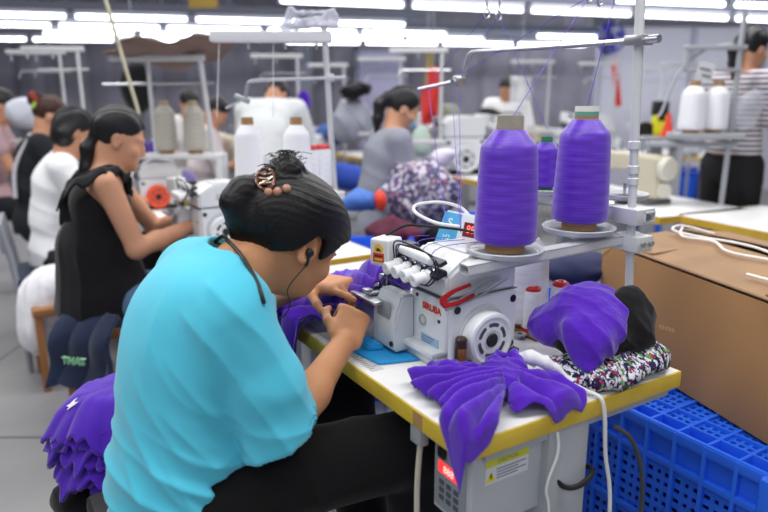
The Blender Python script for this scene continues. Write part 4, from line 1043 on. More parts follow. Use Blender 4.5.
part('spring', MB().tube([on_hair(260, 184, .010), on_hair(266, 181, .014), on_hair(272, 177, .010)], .0024, 8), met, hc)
for px, py in ((268.5, 192.0), (277.5, 191.5), (286.5, 188.5)): part('bead', MB().ell(on_hair(px, py, .004), .0085), M('bead_pink', '#b5836c', .3), hc)
ep = thing('earphones', 'black neckband earphones with one bud and cable at her right ear', 'earphones', WK, wk3(262, 280, -.40))
ear = T((.080, -.006, -.012)); eb = np.array(ear)
part('ear_bud', MB().ell(eb + np.array((.004, 0, 0)), (.009, .008, .009)).cyl(eb + np.array((.006, 0, 0)), eb + np.array((.012, -.001, -.001)), .0075, n=16, bev=.002).cyl(eb + np.array((.006, -.002, -.004)), eb + np.array((.004, -.009, -.026)), .0042, n=10), dark_m, ep)
e0 = eb + np.array((.004, -.009, -.026))
part('cable', MB().tube([e0, wkx(288, 288, -.372), wkx(290, 303, -.372), wkx(285, 315, -.378), wkx(273, 319, -.385), wkx(261, 317, -.39)], .0013, 6), dark_m, ep)
nb = []
for px, py in ((223, 236), (228, 241), (235, 248), (243, 258), (250, 269), (257, 282), (262, 296), (264, 304)):
    qa, dv = hit(SHS, px, py); qb, _ = hit(BODS, px, py); o_ = np.array(WK.l((0, 0, H)))
    q = qa if np.linalg.norm(qa - o_) < np.linalg.norm(qb - o_) else qb
    nb.append(q - dv * .007)
part('neckband', MB().tube([np.array((-.545, -.20, .262)), np.array((-.52, -.250, .280))] + nb, .0042, 8), dark_m, ep)
# stool under her
so = thing('stool', 'black padded stool the woman in cyan sits on', 'stool', WK, (-.46, -.37, -.75))
part('seat', MB().box((-.46, -.37, -.30), (.37, .34, .05), None, .02, 3), M('vinyl_black', '#17171b', .5), so)
for sx in (-1, 1):
    for sy in (-1, 1): part('leg', MB().cyl((-.46 + sx * .14, -.37 + sy * .13, -.32), (-.46 + sx * .17, -.37 + sy * .16, -.75), .013, n=10), leg_m, so)
part('ring', MB().torus((-.46, -.37, -.58), .205, .008), leg_m, so)
# ================================================================== the other workers
mask_m = M('face_mask', '#8fb4d6', .7)
skin_far = M('skin_far', '#c79274', .55, var=.04, vs=9)
brown_hair = M('brown_hair', '#3a1d16', .45, var=.25, vs=40)
plain_hair = M('far_hair', '#121116', .42, var=.2, vs=40)
SEAT = dict(pel=(0, 0, .56), lum=(0, -.01, .72), tho=(0, .02, .88), nb=(0, .07, 1.03), hd=(0, .12, 1.145), sr=(.165, .05, .985), sl=(-.165, .05, .985),
            er=(.20, .16, .735), el=(-.20, .16, .735), wr=(.10, .38, .80), wl=(-.10, .38, .80), hr=(.09, 0, .54), hl=(-.09, 0, .54),
            kr=(.12, .40, .52), kl=(-.12, .40, .52), ar=(.12, .36, .10), al=(-.12, .36, .10))
STAND = dict(pel=(0, 0, .95), lum=(0, -.01, 1.08), tho=(0, .0, 1.24), nb=(0, .0, 1.41), hd=(0, .04, 1.53), sr=(.17, -.01, 1.36), sl=(-.17, -.01, 1.36),
             er=(.23, .02, 1.09), el=(-.23, .02, 1.09), wr=(.20, .20, .95), wl=(-.20, .20, .95), hr=(.09, 0, .92), hl=(-.09, 0, .92),
             kr=(.10, .03, .50), kl=(-.10, .03, .50), ar=(.10, 0, .09), al=(-.10, 0, .09))
def figure(label, px, py, dep, ang, pose='sit', ov={}, tilt=22, yaw=0, h=.008, shirt=None, sleeve=.55, hem=None, pants=None, hair='bun', hmat=None, mask=False, group=None, w=1., skirt=False, skin=skin_far, shoes='#2a2a30'):
    J = {k: np.array(v, float) for k, v in (SEAT if pose == 'sit' else STAND).items()}
    J.update({k: np.array(v, float) for k, v in ov.items()})
    W = aty(px, py, dep); hd = J['hd']; dz = W.z - hd[2]
    for k in J:
        if pose == 'sit':
            if k[0] not in 'ka': J[k] = J[k] + np.array((0, 0, dz * (.35 if k in ('pel', 'hr', 'hl', 'wr', 'wl') else 1.)))
        else: J[k] = J[k] * np.array((1, 1, W.z / hd[2]))
    a = math.radians(ang); ca, sa = math.cos(a), math.sin(a); hd = J['hd']
    fr = Frame((W.x - (hd[0] * ca - hd[1] * sa), W.y - (hd[0] * sa + hd[1] * ca), 0), a)
    allp = np.array(list(J.values())); lo, hi = allp.min(0) - .17, allp.max(0) + .2; lo[2] = -.01
    t = math.radians(tilt); Rh = rotm(0, 0, yaw) @ np.stack([(1, 0, 0), (0, math.cos(t), -math.sin(t)), (0, math.sin(t), math.cos(t))], 1)
    S = SDF(lo, hi, h); V3 = lambda *p: np.array(p)
    S.ell(J['pel'], (.145 * w, .105 * w, .11)).ell(J['lum'], (.125 * w, .092 * w, .12), None, .06).ell(J['tho'], (.14 * w, .098 * w, .13), None, .06)
    S.cone(J['sl'] * .85 + J['sr'] * .15, J['sr'] * .85 + J['sl'] * .15, .055, None, .05)
    S.cone(J['nb'] + V3(0, -.01, -.03), J['nb'] * .35 + hd * .65, .056, .047, .03)
    wn = {}
    for s in 'rl':
        sh, e, wv = J['s' + s], J['e' + s], J['w' + s]
        S.cone(sh, e, .046, .036, .03).cone(e, e * .65 + wv * .35, .036, .035, .02).cone(e * .65 + wv * .35, wv, .035, .024, .02)
        d = nrm(wv - e); dd = nrm(d * V3(1, 1, .3)); hand(S, wv, dd, (.25 * (-1 if s == 'r' else 1), .1, -1), 'R' if s == 'r' else 'L', [12, 22, 28, 32], (38, 20), .95, max(.004, h * .5))
        hp, k, an = J['h' + s], J['k' + s], J['a' + s]
        S.cone(hp, k, .078 * w, .054, .03).cone(k, k * .7 + an * .3, .052, .05, .02).cone(k * .7 + an * .3, an, .05, .033, .02)
        S.cone(an + V3(0, -.02, -.045), an + V3(0, .14, -.06), .034, .026, .02)
    T = head(S, hd, Rh, .93); S.cone(T((0, -.03, -.05)), J['nb'], .048, .052, .02)
    body = solo('person', S.mesh(1), skin, label, 'person', fr, (0, 0, 0), group)
    hm = hmat or plain_hair
    # hair
    S = SDF(hd - .30, hd + .24, max(.005, h * .8))
    S.ell(T((0, -.010, .040)), (.077, .096, .087), Rh, .01)
    def fc(X, Y, Z):
        q = [X - hd[0], Y - hd[1], Z - hd[2]]
        f = sum(q[i] * Rh[i, 1] for i in range(3)); u = sum(q[i] * Rh[i, 2] for i in range(3))
        return (np.interp(f / .93, [-.12, -.07, -.02, .012, .03, .05, .09, .14], [-.07, -.075, -.01, .024, .0, .03, .066, .08]) - u) * .8
    S.cut(fc)
    if hair == 'pony':
        S.ell(T((0, -.105, .03)), (.028, .024, .028), Rh, .01); S.chain([T((0, -.11, .03)), T((.0, -.135, -.03)), T((.0, -.11, -.11)), T((.0, -.085, -.19))], [.026, .032, .028, .012], .015)
    elif hair == 'low': S.chain([T((0, -.085, -.02)), T((.0, -.105, -.07)), T((0, -.09, -.15)), T((0, -.075, -.22))], [.026, .024, .022, .010], .02)
    elif hair == 'bun': S.ell(T((0, -.105, .075)), (.046, .042, .046), Rh, .008)
    elif hair == 'bob': S.ell(T((0, -.035, -.02)), (.086, .07, .08), Rh, .02)
    ho = part('hair', displace(S.mesh(1), lambda V, N: .003 * np.sin((V - hd) @ Rh[:, 0] * 160 + 2 * wob(V, 20, 2, 1)) + .003 * wob(V, 40, 4, 1)), hm, body)
    if hair == 'pony': part('hair_tie', MB().torus(T((0, -.108, .03)), .026, .007, tuple(Rh @ V3(0, -.9, -.5)), 16, 6), M('tie_dark', '#2b2a38', .6), ho)
    if mask:
        g = MB().ell(T((0, .066, -.056)), (.050, .046, .046), Matrix([tuple(r) for r in Rh]).to_4x4())
        mk = part('face_mask', g, mask_m, body)
        g = MB()
        for sx in (-1, 1): g.tube([T((sx * .046, .07, -.04)), T((sx * .072, .03, -.02)), T((sx * .082, -.012, .01))], .0018, 5)
        part('ear_loop', g, M('loop_white', '#dfe3e8', .7), mk)
    # shirt
    if shirt:
        S = SDF(lo, hi, max(.006, h)); hz = J['pel'][2] - .06 if hem is None else hem
        S.ell(J['pel'], (.165 * w, .125 * w, .13)).ell(J['lum'], (.148 * w, .115 * w, .14), None, .06).ell(J['tho'], (.160 * w, .118 * w, .145), None, .06)
        S.cone(J['pel'], (J['pel'][0], J['pel'][1], hz - .05), .145 * w, .15 * w, .03)
        S.cone(J['sl'] * .85 + J['sr'] * .15, J['sr'] * .85 + J['sl'] * .15, .068, None, .05)
        for s in 'rl':
            sh, e, wv = J['s' + s], J['e' + s], J['w' + s]
            if sleeve <= 1: q = sh * (1 - sleeve) + e * sleeve; S.cone(sh, q, .064, .060, .03)
            else: q = e * (2 - sleeve) + wv * (sleeve - 1); S.cone(sh, e, .064, .052, .03).cone(e, q, .052, .042, .02)
        S.cut(lambda X, Y, Z: hz - Z)
        S.cone(J['nb'] + V3(0, .0, .0), J['nb'] * .3 + hd * .7, .066, .075, .006, 'sub')
        part('shirt', displace(S.mesh(1), lambda V, N: .008 * folds(V, (.2, .4, 1), 30, 61, .6) * (.4 + .6 * sst(-(V[:, 2] - J['tho'][2]), -.05, .2)) + .003 * wob(V, 25, 62, 2)), shirt, body)
    if pants:
        S = SDF(lo, hi, max(.007, h))
        S.ell(J['pel'] + V3(0, 0, -.03), (.158 * w, .122 * w, .12))
        for s in 'rl':
            hp, k, an = J['h' + s], J['k' + s], J['a' + s]; S.cone(hp, k, .092 * w, .070, .03)
            if not skirt: S.cone(k, k * .12 + an * .88, .070, .058, .02)
        S.cut(lambda X, Y, Z: np.maximum(J['ar'][2] + .0 - Z, Z - J['pel'][2] - .09))
        part('trousers' if not skirt else 'shorts', displace(S.mesh(1), lambda V, N: .007 * folds(V, (.2, 1, .6), 24, 51)), pants, body)
    for s in 'rl':
        an = J['a' + s]; S = SDF(an + V3(-.07, -.09, -.11), an + V3(.07, .21, .02), .007)
        S.cone(an + V3(0, -.025, -.052), an + V3(0, .14, -.058), .040, .034, .02); S.cut(lambda X, Y, Z, an=an: -Z + .001)
        part('shoe', S.mesh(1), M('shoe_' + shoes[1:], shoes, .6), body)
    return body, fr, J, T
def stool(fr, z, label, mat, legm, r=.17, group=None, cy=-.02):
    so = thing('stool', label, 'stool', fr, (0, cy, 0), group)
    part('seat', MB().box((0, cy, z - .02), (r * 2, r * 1.8, .04), None, .012, 3), mat, so)
    for sx in (-1, 1):
        for sy in (-1, 1): part('leg', MB().box((sx * r * .82, cy + sy * r * .75, (z - .04) / 2), (.032, .032, z - .04), None, .003), legm, so)
    part('rail', MB().bb((-r * .82, cy - r * .75 - .012, .16), (r * .82, cy - r * .75 + .012, .19)), legm, so)
    return so
wood_m = M('stool_wood', '#9a6a42', .6, var=.2, vs=9, stretch=(1, 1, .2))
blk_top = M('black_blouse', '#15151a', .85, sheen=.15, var=.1, spec=.2)
wht = M('white_tee', '#eef0f4', .85, var=.02, spec=.2)
denim = M('denim', '#52708f', .85, var=.15, vs=20, bump=.1, bs=200)
dk_pants = M('dark_trousers', '#1a1b24', .85, var=.1)
# --- A: sleeveless black ruffled blouse
A, FA, JA, TA = figure('woman in a black ruffled sleeveless blouse sewing just behind the woman in cyan', 119, 139, 2.5, -68, tilt=18, h=.0055,
    ov=dict(nb=(0, .060, 1.030), hd=(0, .105, 1.135), tho=(0, .015, .88), er=(.185, .13, .745), el=(-.20, .22, .74), wr=(.05, .34, .815), wl=(-.09, .38, .84)), hair='low', pants=denim, skirt=True)
S = SDF((-.30, -.26, .45), (.30, .26, 1.15), .0055)
S.ell(JA['pel'], (.178, .138, .13)).ell(JA['lum'], (.152, .118, .14), None, .06).ell(JA['tho'], (.150, .112, .13), None, .05).cone(JA['lum'], (0, 0, .47), .140, .195, .06)
S.cut(lambda X, Y, Z: np.maximum(JA['pel'][2] - .055 - Z, Z - JA['tho'][2] - .105 + .15 * np.abs(Y)))
bl = part('blouse', displace(S.mesh(2), lambda V, N: .010 * folds(V, (.7, .7, .05), 34, 61, .3) * sst(-(V[:, 2] - JA['tho'][2]), -.02, .2) + .003 * wob(V, 25, 62, 2)), blk_top, A, 'black sleeveless blouse')
for sx in (-1, 1):
    st = [JA['tho'] + np.array((sx * .095, .105, .06)), JA['tho'] + np.array((sx * .115, .085, .14)), np.array((sx * .130, JA['nb'][1] - .01, JA['sr'][2] + .055)), JA['tho'] + np.array((sx * .115, -.075, .11)), JA['tho'] + np.array((sx * .105, -.110, .05)), JA['tho'] + np.array((sx * .115, -.105, -.03))]
    P = np.array([tuple(p) for p in smooth_path(st, 14)])
    def rf(U, V, P=P, sx=sx):
        i = np.clip(U * (len(P) - 1), 0, len(P) - 1.001); k = i.astype(int); f = (i - k)[:, None]; c = P[k] * (1 - f) + P[k + 1] * f
        wd = .072 * np.sin(np.clip(U, .03, .97) * PI) ** .45 * V; wv_ = np.sin(U * 46) * V; ax = np.sin(U * PI)
        c[:, 0] += sx * wd * (.55 + .30 * ax); c[:, 1] += wd * (.55 * np.cos(U * PI)) + .006 * wv_; c[:, 2] += -wd * (.55 - .25 * ax) + .016 * wv_
        c[:, 2] += .018 * np.sin(V * PI) * ax
        return c
    part('ruffle', sheet(rf, 170, 10, .004), blk_top, bl); part('strap', MB().tube([tuple(p) for p in st], .012, 8), blk_top, bl)
stool(FA, JA['pel'][2] - .10, 'wooden stool under the woman in the black ruffled blouse', wood_m, wood_m, .16)
# --- B: white T-shirt
B, FB, JB, TB = figure('woman in a white T-shirt on a grey chair behind the ruffled blouse', 74, 132, 3.3, -62, tilt=24, h=.007, shirt=wht, sleeve=.75, pants=dk_pants, hair='bob', w=1.02)
# --- C: black blouse with white collar, red hair tie
Cc, FC, JC, TC = figure('woman in a black top with pale trim and red-brown pinned-up hair, far left', 50, 116, 4.0, -62, tilt=20, h=.008, shirt=M('black_top', '#181b22', .85), sleeve=.6, pants=dk_pants, hair='bun', hmat=brown_hair, mask=True, w=1.05)
sc_ = part('scrunchie', MB().torus(TC((0, -.095, .07)), .045, .016, (.2, 1, .5), 20, 8), M('scrunchie_red', '#8a2a20', .8), Cc)
part('flower_pin', MB().ell(TC((.05, -.105, .03)), (.016, .012, .016)).ell(TC((.065, -.10, .045)), (.010, .008, .012)), M('pin_green', '#9bd35a', .5), Cc, 'light green hair flower')
part('collar', MB().tube([JC['nb'] + np.array((.11, .03, -.03)), JC['nb'] + np.array((.06, -.06, .0)), JC['nb'] + np.array((-.06, -.06, 0)), JC['nb'] + np.array((-.11, .03, -.03))], .014, 8).tube([JC['sr'] + np.array((-.05, -.06, .03)), JC['tho'] + np.array((.11, -.115, -.02)), JC['lum'] + np.array((.12, -.105, -.04))], .012, 8), M('trim_pale', '#c9c6d0', .8), Cc, 'pale trim')
# --- D: at the left frame edge
figure('person in a dusty pink top cut by the left edge of the picture', 2, 106, 4.6, -70, tilt=16, h=.009, shirt=M('pink_top', '#b99aa0', .85), sleeve=.5, pants=dk_pants, hair='bun')
# --- small seated pair under the beige cones
figure('small distant worker in white seen between the beige thread cones', 189, 103, 5.6, -150, tilt=38, h=.010, shirt=wht, sleeve=.8, pants=dk_pants, hair='cap')
figure('small distant worker in a pale pink top bending right of the beige thread cones', 216, 112, 5.2, -80, tilt=40, h=.010, shirt=M('pale_pink', '#d9cdd0', .85), sleeve=.8, pants=dk_pants, hair='cap')
# --- F: standing, bent over, white sweater
figure('standing worker in a white sweater and blue jeans, seen from behind, bending forward', 276, 95, 4.7, -8, 'stand', tilt=60, h=.010, w=1.15,
       ov=dict(tho=(0, .10, 1.16), nb=(0, .22, 1.28), hd=(0, .32, 1.33), sr=(.19, .18, 1.24), sl=(-.19, .18, 1.24), er=(.25, .30, .99), el=(-.25, .30, .99), wr=(.18, .48, .9), wl=(-.18, .48, .9)),
       shirt=M('cream_sweater', '#dfe3e6', .95, bump=.4, bs=60, var=.04), sleeve=1.8, pants=M('jeans_blue', '#33508c', .85, var=.1), hair='cap')
# --- E: grey T-shirt, mask
E_, FE, JE, TE = figure('woman in a grey T-shirt and blue face mask handling printed cloth, middle distance', 402, 109, 3.65, -70, tilt=24, yaw=-8, h=.0075, shirt=M('grey_tee', '#8d909e', .85, var=.05), sleeve=.75, pants=dk_pants, hair='pony', mask=True,
    ov=dict(er=(.18, .10, .72), wr=(.06, .34, .80), wl=(-.08, .40, .82)))
stool(FE, JE['pel'][2] - .10, 'stool under the woman in grey with the face mask', dk_pants, M('stool_blue', '#2a4f9a', .5))
# --- I: striped T-shirt, standing at the right
stripe = ramp_mat('striped_jersey', 'wave', [(.0, '#55515f'), (.42, '#605b69'), (.55, '#cfc9d0'), (1, '#dcd6dc')], .85, (1, 1, 1), 11.5, const=False, wdir='Z')
figure('standing woman in a grey striped T-shirt and black trousers at the right edge', 751, 50, 3.75, -66, 'stand', tilt=12, h=.0075, shirt=stripe, sleeve=.65, pants=M('black_slacks', '#121217', .85), hair='pony', mask=True, w=1.0,
       ov=dict(er=(.21, .06, 1.08), wr=(.16, .27, .98)), hem=1.02)
# --- J: far worker in white with purple cloth
figure('distant worker in a white shirt standing in the middle of the hall', 507, 88, 6.6, 165, 'stand', tilt=30, h=.012, shirt=wht, sleeve=.9, pants=M('purple_trousers', '#4b3a96', .85), hair='cap')
# ================================================================== piles and chairs on the left
grey_ch = M('chair_grey', '#8d9099', .5); navy = M('navy_cloth', '#26304a', .85, var=.1, vs=9, sheen=.2, spec=.2)
ch = thing('chair', 'grey-framed chair with a navy seat under the woman in the white T-shirt', 'chair', FB, (0, -.03, 0))
z = JB['pel'][2] - .085
part('seat', MB().box((0, -.02, z - .025), (.40, .38, .05), None, .018, 3), navy, ch)
part('backrest', MB().box((0, -.245, z + .20), (.38, .03, .14), (.1, 0, 0), .012, 3), grey_ch, ch)
for sx in (-1, 1):
    part('rear_post', MB().tube([(sx * .18, -.20, 0), (sx * .185, -.21, z), (sx * .18, -.25, z + .27)], .014, 8, 4), grey_ch, ch); part('leg', MB().cyl((sx * .18, .15, 0), (sx * .17, .14, z - .03), .013, n=10), grey_ch, ch)
    part('side_rail', MB().cyl((sx * .185, -.20, z - .05), (sx * .175, .15, z - .05), .011, n=10), grey_ch, ch)
# white ruffled pile on a wooden box-stool beside her
bp = aty(64, 322, 2.95); FW = Frame((bp.x, bp.y, 0), -1.0)
stool(FW, .40, 'low wooden stool carrying the pile of white ruffled cloth', wood_m, wood_m, .15, cy=0)
S = SDF((-.24, -.24, .12), (.24, .24, .78), .007)
S.ell((0, 0, .47), (.115, .115, .09)).ell((-.02, -.07, .40), (.125, .10, .11), None, .05).ell((.01, -.125, .28), (.085, .055, .12), None, .04).ell((.05, .09, .40), (.09, .07, .09), None, .04)
def whf(V, N): return .018 * folds(V, (1, .4, .25), 38, 71, .5) + .014 * sst(-V[:, 2], -.48, -.28) * np.abs(np.sin(V[:, 0] * 60 + V[:, 1] * 50)) + .008 * wob(V, 24, 7)
solo('white_cloth_pile', displace(S.mesh(1), whf), M('white_voile', '#e9e9f1', .9, sheen=.2), 'pile of white ruffled cloth on a low wooden stool', 'cloth pile', FW, (0, 0, .42))
# navy jacket hung on A's stool
jp = aty(95, 348, 2.28); FJ = Frame((jp.x, jp.y, jp.z), math.radians(-16))
def jf(U, V):
    x = (U - .5) * (.23 + .05 * V); z = .125 - .255 * V; y = -.055 + .10 * (1 - V) ** 3 - .018 * np.abs(np.sin(U * 9 + V * 2)) - .02 * np.sin(V * 7) - .10 * ((U - .5) ** 2)
    return np.stack([x, y, z + .010 * np.sin(U * 8) * V], 1)
jk = solo('navy_jacket', sheet(jf, 70, 60, .018), navy, 'folded navy jacket with green lettering hung below the ruffled blouse', 'jacket', FJ, (0, 0, 0))
part('lettering', MB().text('THAT', .036, Matrix.Translation((.018, -.128, .0)) @ Euler((PI / 2, 0, .06)).to_matrix().to_4x4(), .006, bold=.0004), M('letter_green', '#8fc9a0', .6), jk, 'pale green lettering')

# purple pieces stacked on a black stool behind the woman in cyan
sp = Vector((-.668, 1.50, 0)); FP = Frame(sp, math.radians(-25))
stool(FP, .42, 'black stool carrying the stack of purple pieces', M('vinyl_black', '#17171b', .5), M('stool_black_leg', '#26272b', .5), .105, cy=0)
def layer(zb, R, seed, top=False, th=.012, drop=.10):
    r = np.random.RandomState(seed); ph = r.rand(6) * 6.3; ox, oy = r.normal(0, .012, 2)
    def f(U, V):
        a = U * 2 * PI; rr = R * (1 + .10 * np.sin(2 * a + ph[0]) + .06 * np.sin(5 * a + ph[1]) + .06 * np.abs(np.sin(9 * a + ph[2])) + .05 * np.sin(17 * a + ph[3]) + .03 * np.sin(31 * a + ph[4]))
        q = V * rr; x, y = q * np.cos(a) + ox, q * np.sin(a) + oy
        edge = np.maximum(q - .085, 0)
        z = zb - .95 * edge ** 1.1 + .010 * np.sin(a * 7 + ph[4]) * V ** 2 + .006 * np.sin(a * 19 + ph[5]) * V ** 3 + .012 * (1 - V ** 2) + .004 * wob(np.stack([x, y, 0 * x], 1), 70, seed, 2) + .020 * x / R
        z += .014 * folds(np.stack([x, y, 0 * x], 1), (1, .35, 0), 26, seed + 3, .5) * (.25 + .75 * V)
        k = 1 - .55 * sst(edge, .0, .12)
        return np.stack([x * (.72 + .28 * k), y * (.72 + .28 * k), z], 1)
    return sheet(f, 150, 22, th)
ptex = M('purple_pieces', '#4d1fae', .8, var=.12, vs=7, sheen=.25, spec=.25)
for k in range(9):
    lb = 'purple garment piece with small white bird print, topmost of the stack' if k == 8 else 'purple garment piece in the stack on the black stool, below the topmost piece'
    o = solo('garment_piece', layer(.445 + k * .020, .128 + .004 * k + .010 * ((k * 7) % 3) + (.006 if k == 8 else 0), 100 + k, k == 8, .009), ptex, lb, 'garment', FP, (0, 0, .40), 'purple pieces stacked on the black stool')
    if k == 8:
        from mathutils.bvhtree import BVHTree
        bt = BVHTree.FromPolygons([FP.w(Vector(v.co) + Vector((0, 0, .40))) for v in o.data.vertices], [tuple(p.vertices) for p in o.data.polygons])
        lc, nm, _, _ = bt.ray_cast(Vector((0, 0, H)), Vector(ray(73, 405)).normalized())
        if lc is None: lc, nm = aty(73, 405, 1.4), Vector((-.3, -.7, .6))
        if nm.dot(Vector(ray(73, 405))) > 0: nm = -nm
        lc = FP.l(lc + nm * .002); nl = Matrix.Rotation(-FP.a, 3, 'Z') @ nm
        xx = Vector((1, 0, 0)) - nl * nl.x; mt = plane_m(lc, xx, nl.cross(xx))
        bird = [(-.020, -.006), (-.010, .0), (-.004, .010), (.004, .018), (.003, .008), (.012, .006), (.022, .010), (.014, .0), (.006, -.006), (.0, -.010), (-.006, -.016), (-.006, -.007)]
        part('bird_print', MB().prism(bird, 0, .002, mt), M('print_white', '#ece8f4', .6), o, 'white bird print')
        TOPP = o
# ================================================================== tables, machines and clutter of the rows behind
edge2 = M('ochre_edge', '#d3ac3c', .5, var=.1)
def bench(fr, x0, x1, D, label, group=None, z=.75):
    r = thing('sewing_table', label, 'table', fr, ((x0 + x1) / 2, D / 2, -z), group)
    part('tabletop', MB().bb((x0, 0, -.036), (x1, D, 0), .003), top_m, r)
    part('edge_band', MB().bb((x0 - .004, -.004, -.038), (x1 + .004, 0, -.0012)).bb((x0 - .004, D, -.038), (x1 + .004, D + .004, -.0012)).bb((x0 - .004, 0, -.038), (x0, D, -.0012)).bb((x1, 0, -.038), (x1 + .004, D, -.0012)), edge2, r, 'ochre edge band')
    for x in (x0 + .06, x1 - .06): part('leg', MB().bb((x - .03, D * .4, -z + .05), (x + .03, D * .6, -.038), .004).bb((x - .03, .03, -z), (x + .03, D - .03, -z + .05), .006), leg_m, r)
    part('crossbar', MB().bb((x0 + .06, D * .48, -z + .2), (x1 - .06, D * .54, -z + .25)), leg_m, r)
    return r
def edge_frame(pa, pb, z=.75):
    a, b = atz(*pa, z), atz(*pb, z); d = b - a; return Frame(b, math.atan2(d.y, d.x)), d.length
FTA = Frame(tuple(WK.w((-1.28, 0, 0))), WK.a); bench(FTA, -1.15, 0, .6, 'white-topped sewing table in front of the woman in the black ruffled blouse')
FTB = Frame(tuple(FTA.w((-1.21, .0, 0))), WK.a); bench(FTB, -1.2, 0, .6, 'white-topped sewing table in front of the woman in the white T-shirt')
FTC = Frame(tuple(FTB.w((-1.26, .0, 0))), WK.a); bench(FTC, -1.2, 0, .6, 'farther white-topped sewing table at the left, in front of the woman in the black top')
FR1, L1 = edge_frame((609, 206), (660, 217)); bench(FR1, -1.15, 0, .62, 'white-topped table with ochre edge under the beige sewing machine, right')
a, b = atz(674, 214, .75), atz(768, 232, .75); FR2 = Frame(a, math.atan2(b.y - a.y, b.x - a.x)); bench(FR2, 0, 1.2, .66, 'empty white-topped table with ochre edge at the right frame edge')
FR3, L3 = edge_frame((648, 153), (714, 158)); bench(FR3, -.95, .0, .6, 'distant table with ochre edge and blue bins under it, right')
FM, LM = edge_frame((338, 153), (480, 181)); bench(FM, -LM - .1, 0, .6, 'long table with ochre edge behind the woman in grey')
FK = Frame(atz(500, 158, .75), math.radians(4)); bench(FK, -.3, 1.7, 1.0, 'far table in the middle of the hall behind the purple cones')
# machines ---------------------------------------------------------
beige = M('beige_enamel', '#c9c3ae', .4, var=.05, vs=5); cream = M('cream_enamel', '#d9d6c9', .4)
def lockstitch(fr, label, group=None):
    r = thing('lockstitch_machine', label, 'sewing machine', fr, (0, 0, 0), group)
    part('bed', MB().bb((-.25, -.09, .002), (.25, .09, .03), .006), M('bed_dark', '#55585e', .4), r)
    part('column', MB().bb((.12, -.055, .03), (.25, .055, .26), .02, 3), beige, r)
    part('arm', MB().bb((-.24, -.045, .17), (.22, .045, .27), .02, 3), beige, r)
    part('sewing_head', MB().bb((-.27, -.045, .11), (-.18, .045, .28), .015, 3).cyl((-.225, 0, .03), (-.225, 0, .12), .006, n=8), beige, r)
    part('handwheel', MB().lathe([(0, 0), (.058, 0), (.066, .012), (.066, .03), (.058, .045), (.03, .05), (0, .05)], (.25, 0, .2), (1, 0, 0), 28), cream, r)
    part('motor', MB().cyl((.27, 0, .08), (.13, .07, .08), .045, n=20, bev=.008), cream, r)
    part('tension_dial', MB().cyl((-.225, -.045, .2), (-.225, -.065, .2), .018, n=14), steel, r)
    part('thread_pins', MB().cyl((-.05, 0, .27), (-.05, 0, .33), .004, n=6).cyl((.1, 0, .27), (.1, 0, .35), .004, n=6).torus((.1, 0, .35), .012, .003, (1, 0, 0), 12, 6), steel, r)
    return r
def spot(px, py, ang, z=.75):
    p = atz(px, py, z); return Frame(p, math.radians(ang))
def ov_at(px, py, ang): 
    p = atz(px, py, .75); a = math.radians(ang); R2 = Matrix.Rotation(a, 3, 'Z') @ Vector((-.36, .23, 0)); return Frame((p.x - R2.x, p.y - R2.y, .75), a)
orange = M('orange_wheel', '#e4502c', .4)
ovA = overlock(ov_at(214, 243, -58.5), 'overlock machine at the hands of the woman in the black ruffled blouse', None, False)
ovO = overlock(ov_at(156, 206, -66), 'white overlock machine with an orange-red handwheel, left', None, False, orange)
k0 = lockstitch(spot(624, 199, -62), 'beige sewing machine with round motor end on the right table')
def again(src, px, py, ang, label, sc=None, z=.75):
    p = atz(px, py, z); off = Vector((0, 0, 0))
    if src.name.startswith('overlock'):
        off = Matrix.Rotation(math.radians(ang), 3, 'Z') @ Vector((0, 0, 0))
    return dup(src, p + off, math.radians(ang), label, sc)
again(k0, 468, 170, -120, 'large beige sewing machine at the end of the long table behind the woman in grey')
again(k0, 425, 160, -100, 'grey-beige sewing machine just behind the hands of the woman in grey')
again(k0, 372, 152, -80, 'beige sewing machine on the far end of the long table')
again(ovA, 552, 152, 10, 'overlock machine on the far table, seen between the two large purple cones')
again(ovA, 605, 150, -20, 'overlock machine on the far table, just right of the large purple cones')
again(k0, 520, 152, 8, 'beige sewing machine on the far table at the waist of the distant worker in white')
again(ovA, 684, 155, -40, 'white overlock machine on the distant right table')
again(ovA, 110, 190, -60, 'white overlock machine at the hands of the woman in the white T-shirt')
again(ovA, 452, 172, -75, 'tall grey overlock machine at the near end of the long table', 1.75)
again(ovA, 486, 168, 20, 'overlock machine partly behind the near purple cone', 1.7)
again(ovA, 585, 152, -60, 'overlock machine on the far table behind the second purple cone', 1.6)
again(ovA, 318, 160, -50, 'small overlock machine behind the white-cone stand')
again(k0, 230, 168, -60, 'beige sewing machine between the white sweater and the beige cones')
# thread stands ----------------------------------------------------
def tstand(fr, label, h=.85, w=.34, arms=2, rods=True, base_z=-.036, group=None):
    r = thing('thread_stand', label, 'thread stand', fr, (0, 0, base_z), group)
    part('pole', MB().cyl((0, 0, base_z), (0, 0, h), .011, n=12), st_m, r)
    for k in range(arms):
        y = -.10 * k; part('tray_bar', MB().bb((-w, y - .015, .24), (.03, y + .015, .262), .003), st_m, r)
    part('arm', MB().bb((-w, -.014, h - .03), (.04, .014, h), .003), st_m, r)
    if rods: part('guide_rod', MB().tube([(.06, 0, h - .14), (-.2, 0, h - .14), (-.26, 0, h - .145), (-.28, 0, h - .19)], .006, 8, 3), alu, r)
    g = MB()
    for x in (-w + .03, -w * .45): g.cyl((x, 0, h - .05), (x, 0, h - .03), .006, n=8).torus((x, 0, h - .06), .012, .003, (1, 0, 0), 12, 6)
    part('eyelets', g, alu, r); return r
def fr_at(px, py, y, ang=0): return Frame(aty(px, py, y), math.radians(ang))
plain_white = M('plain_white_yarn', '#f1f2f8', .7, var=.015, vs=30, stretch=(1, 1, 14))
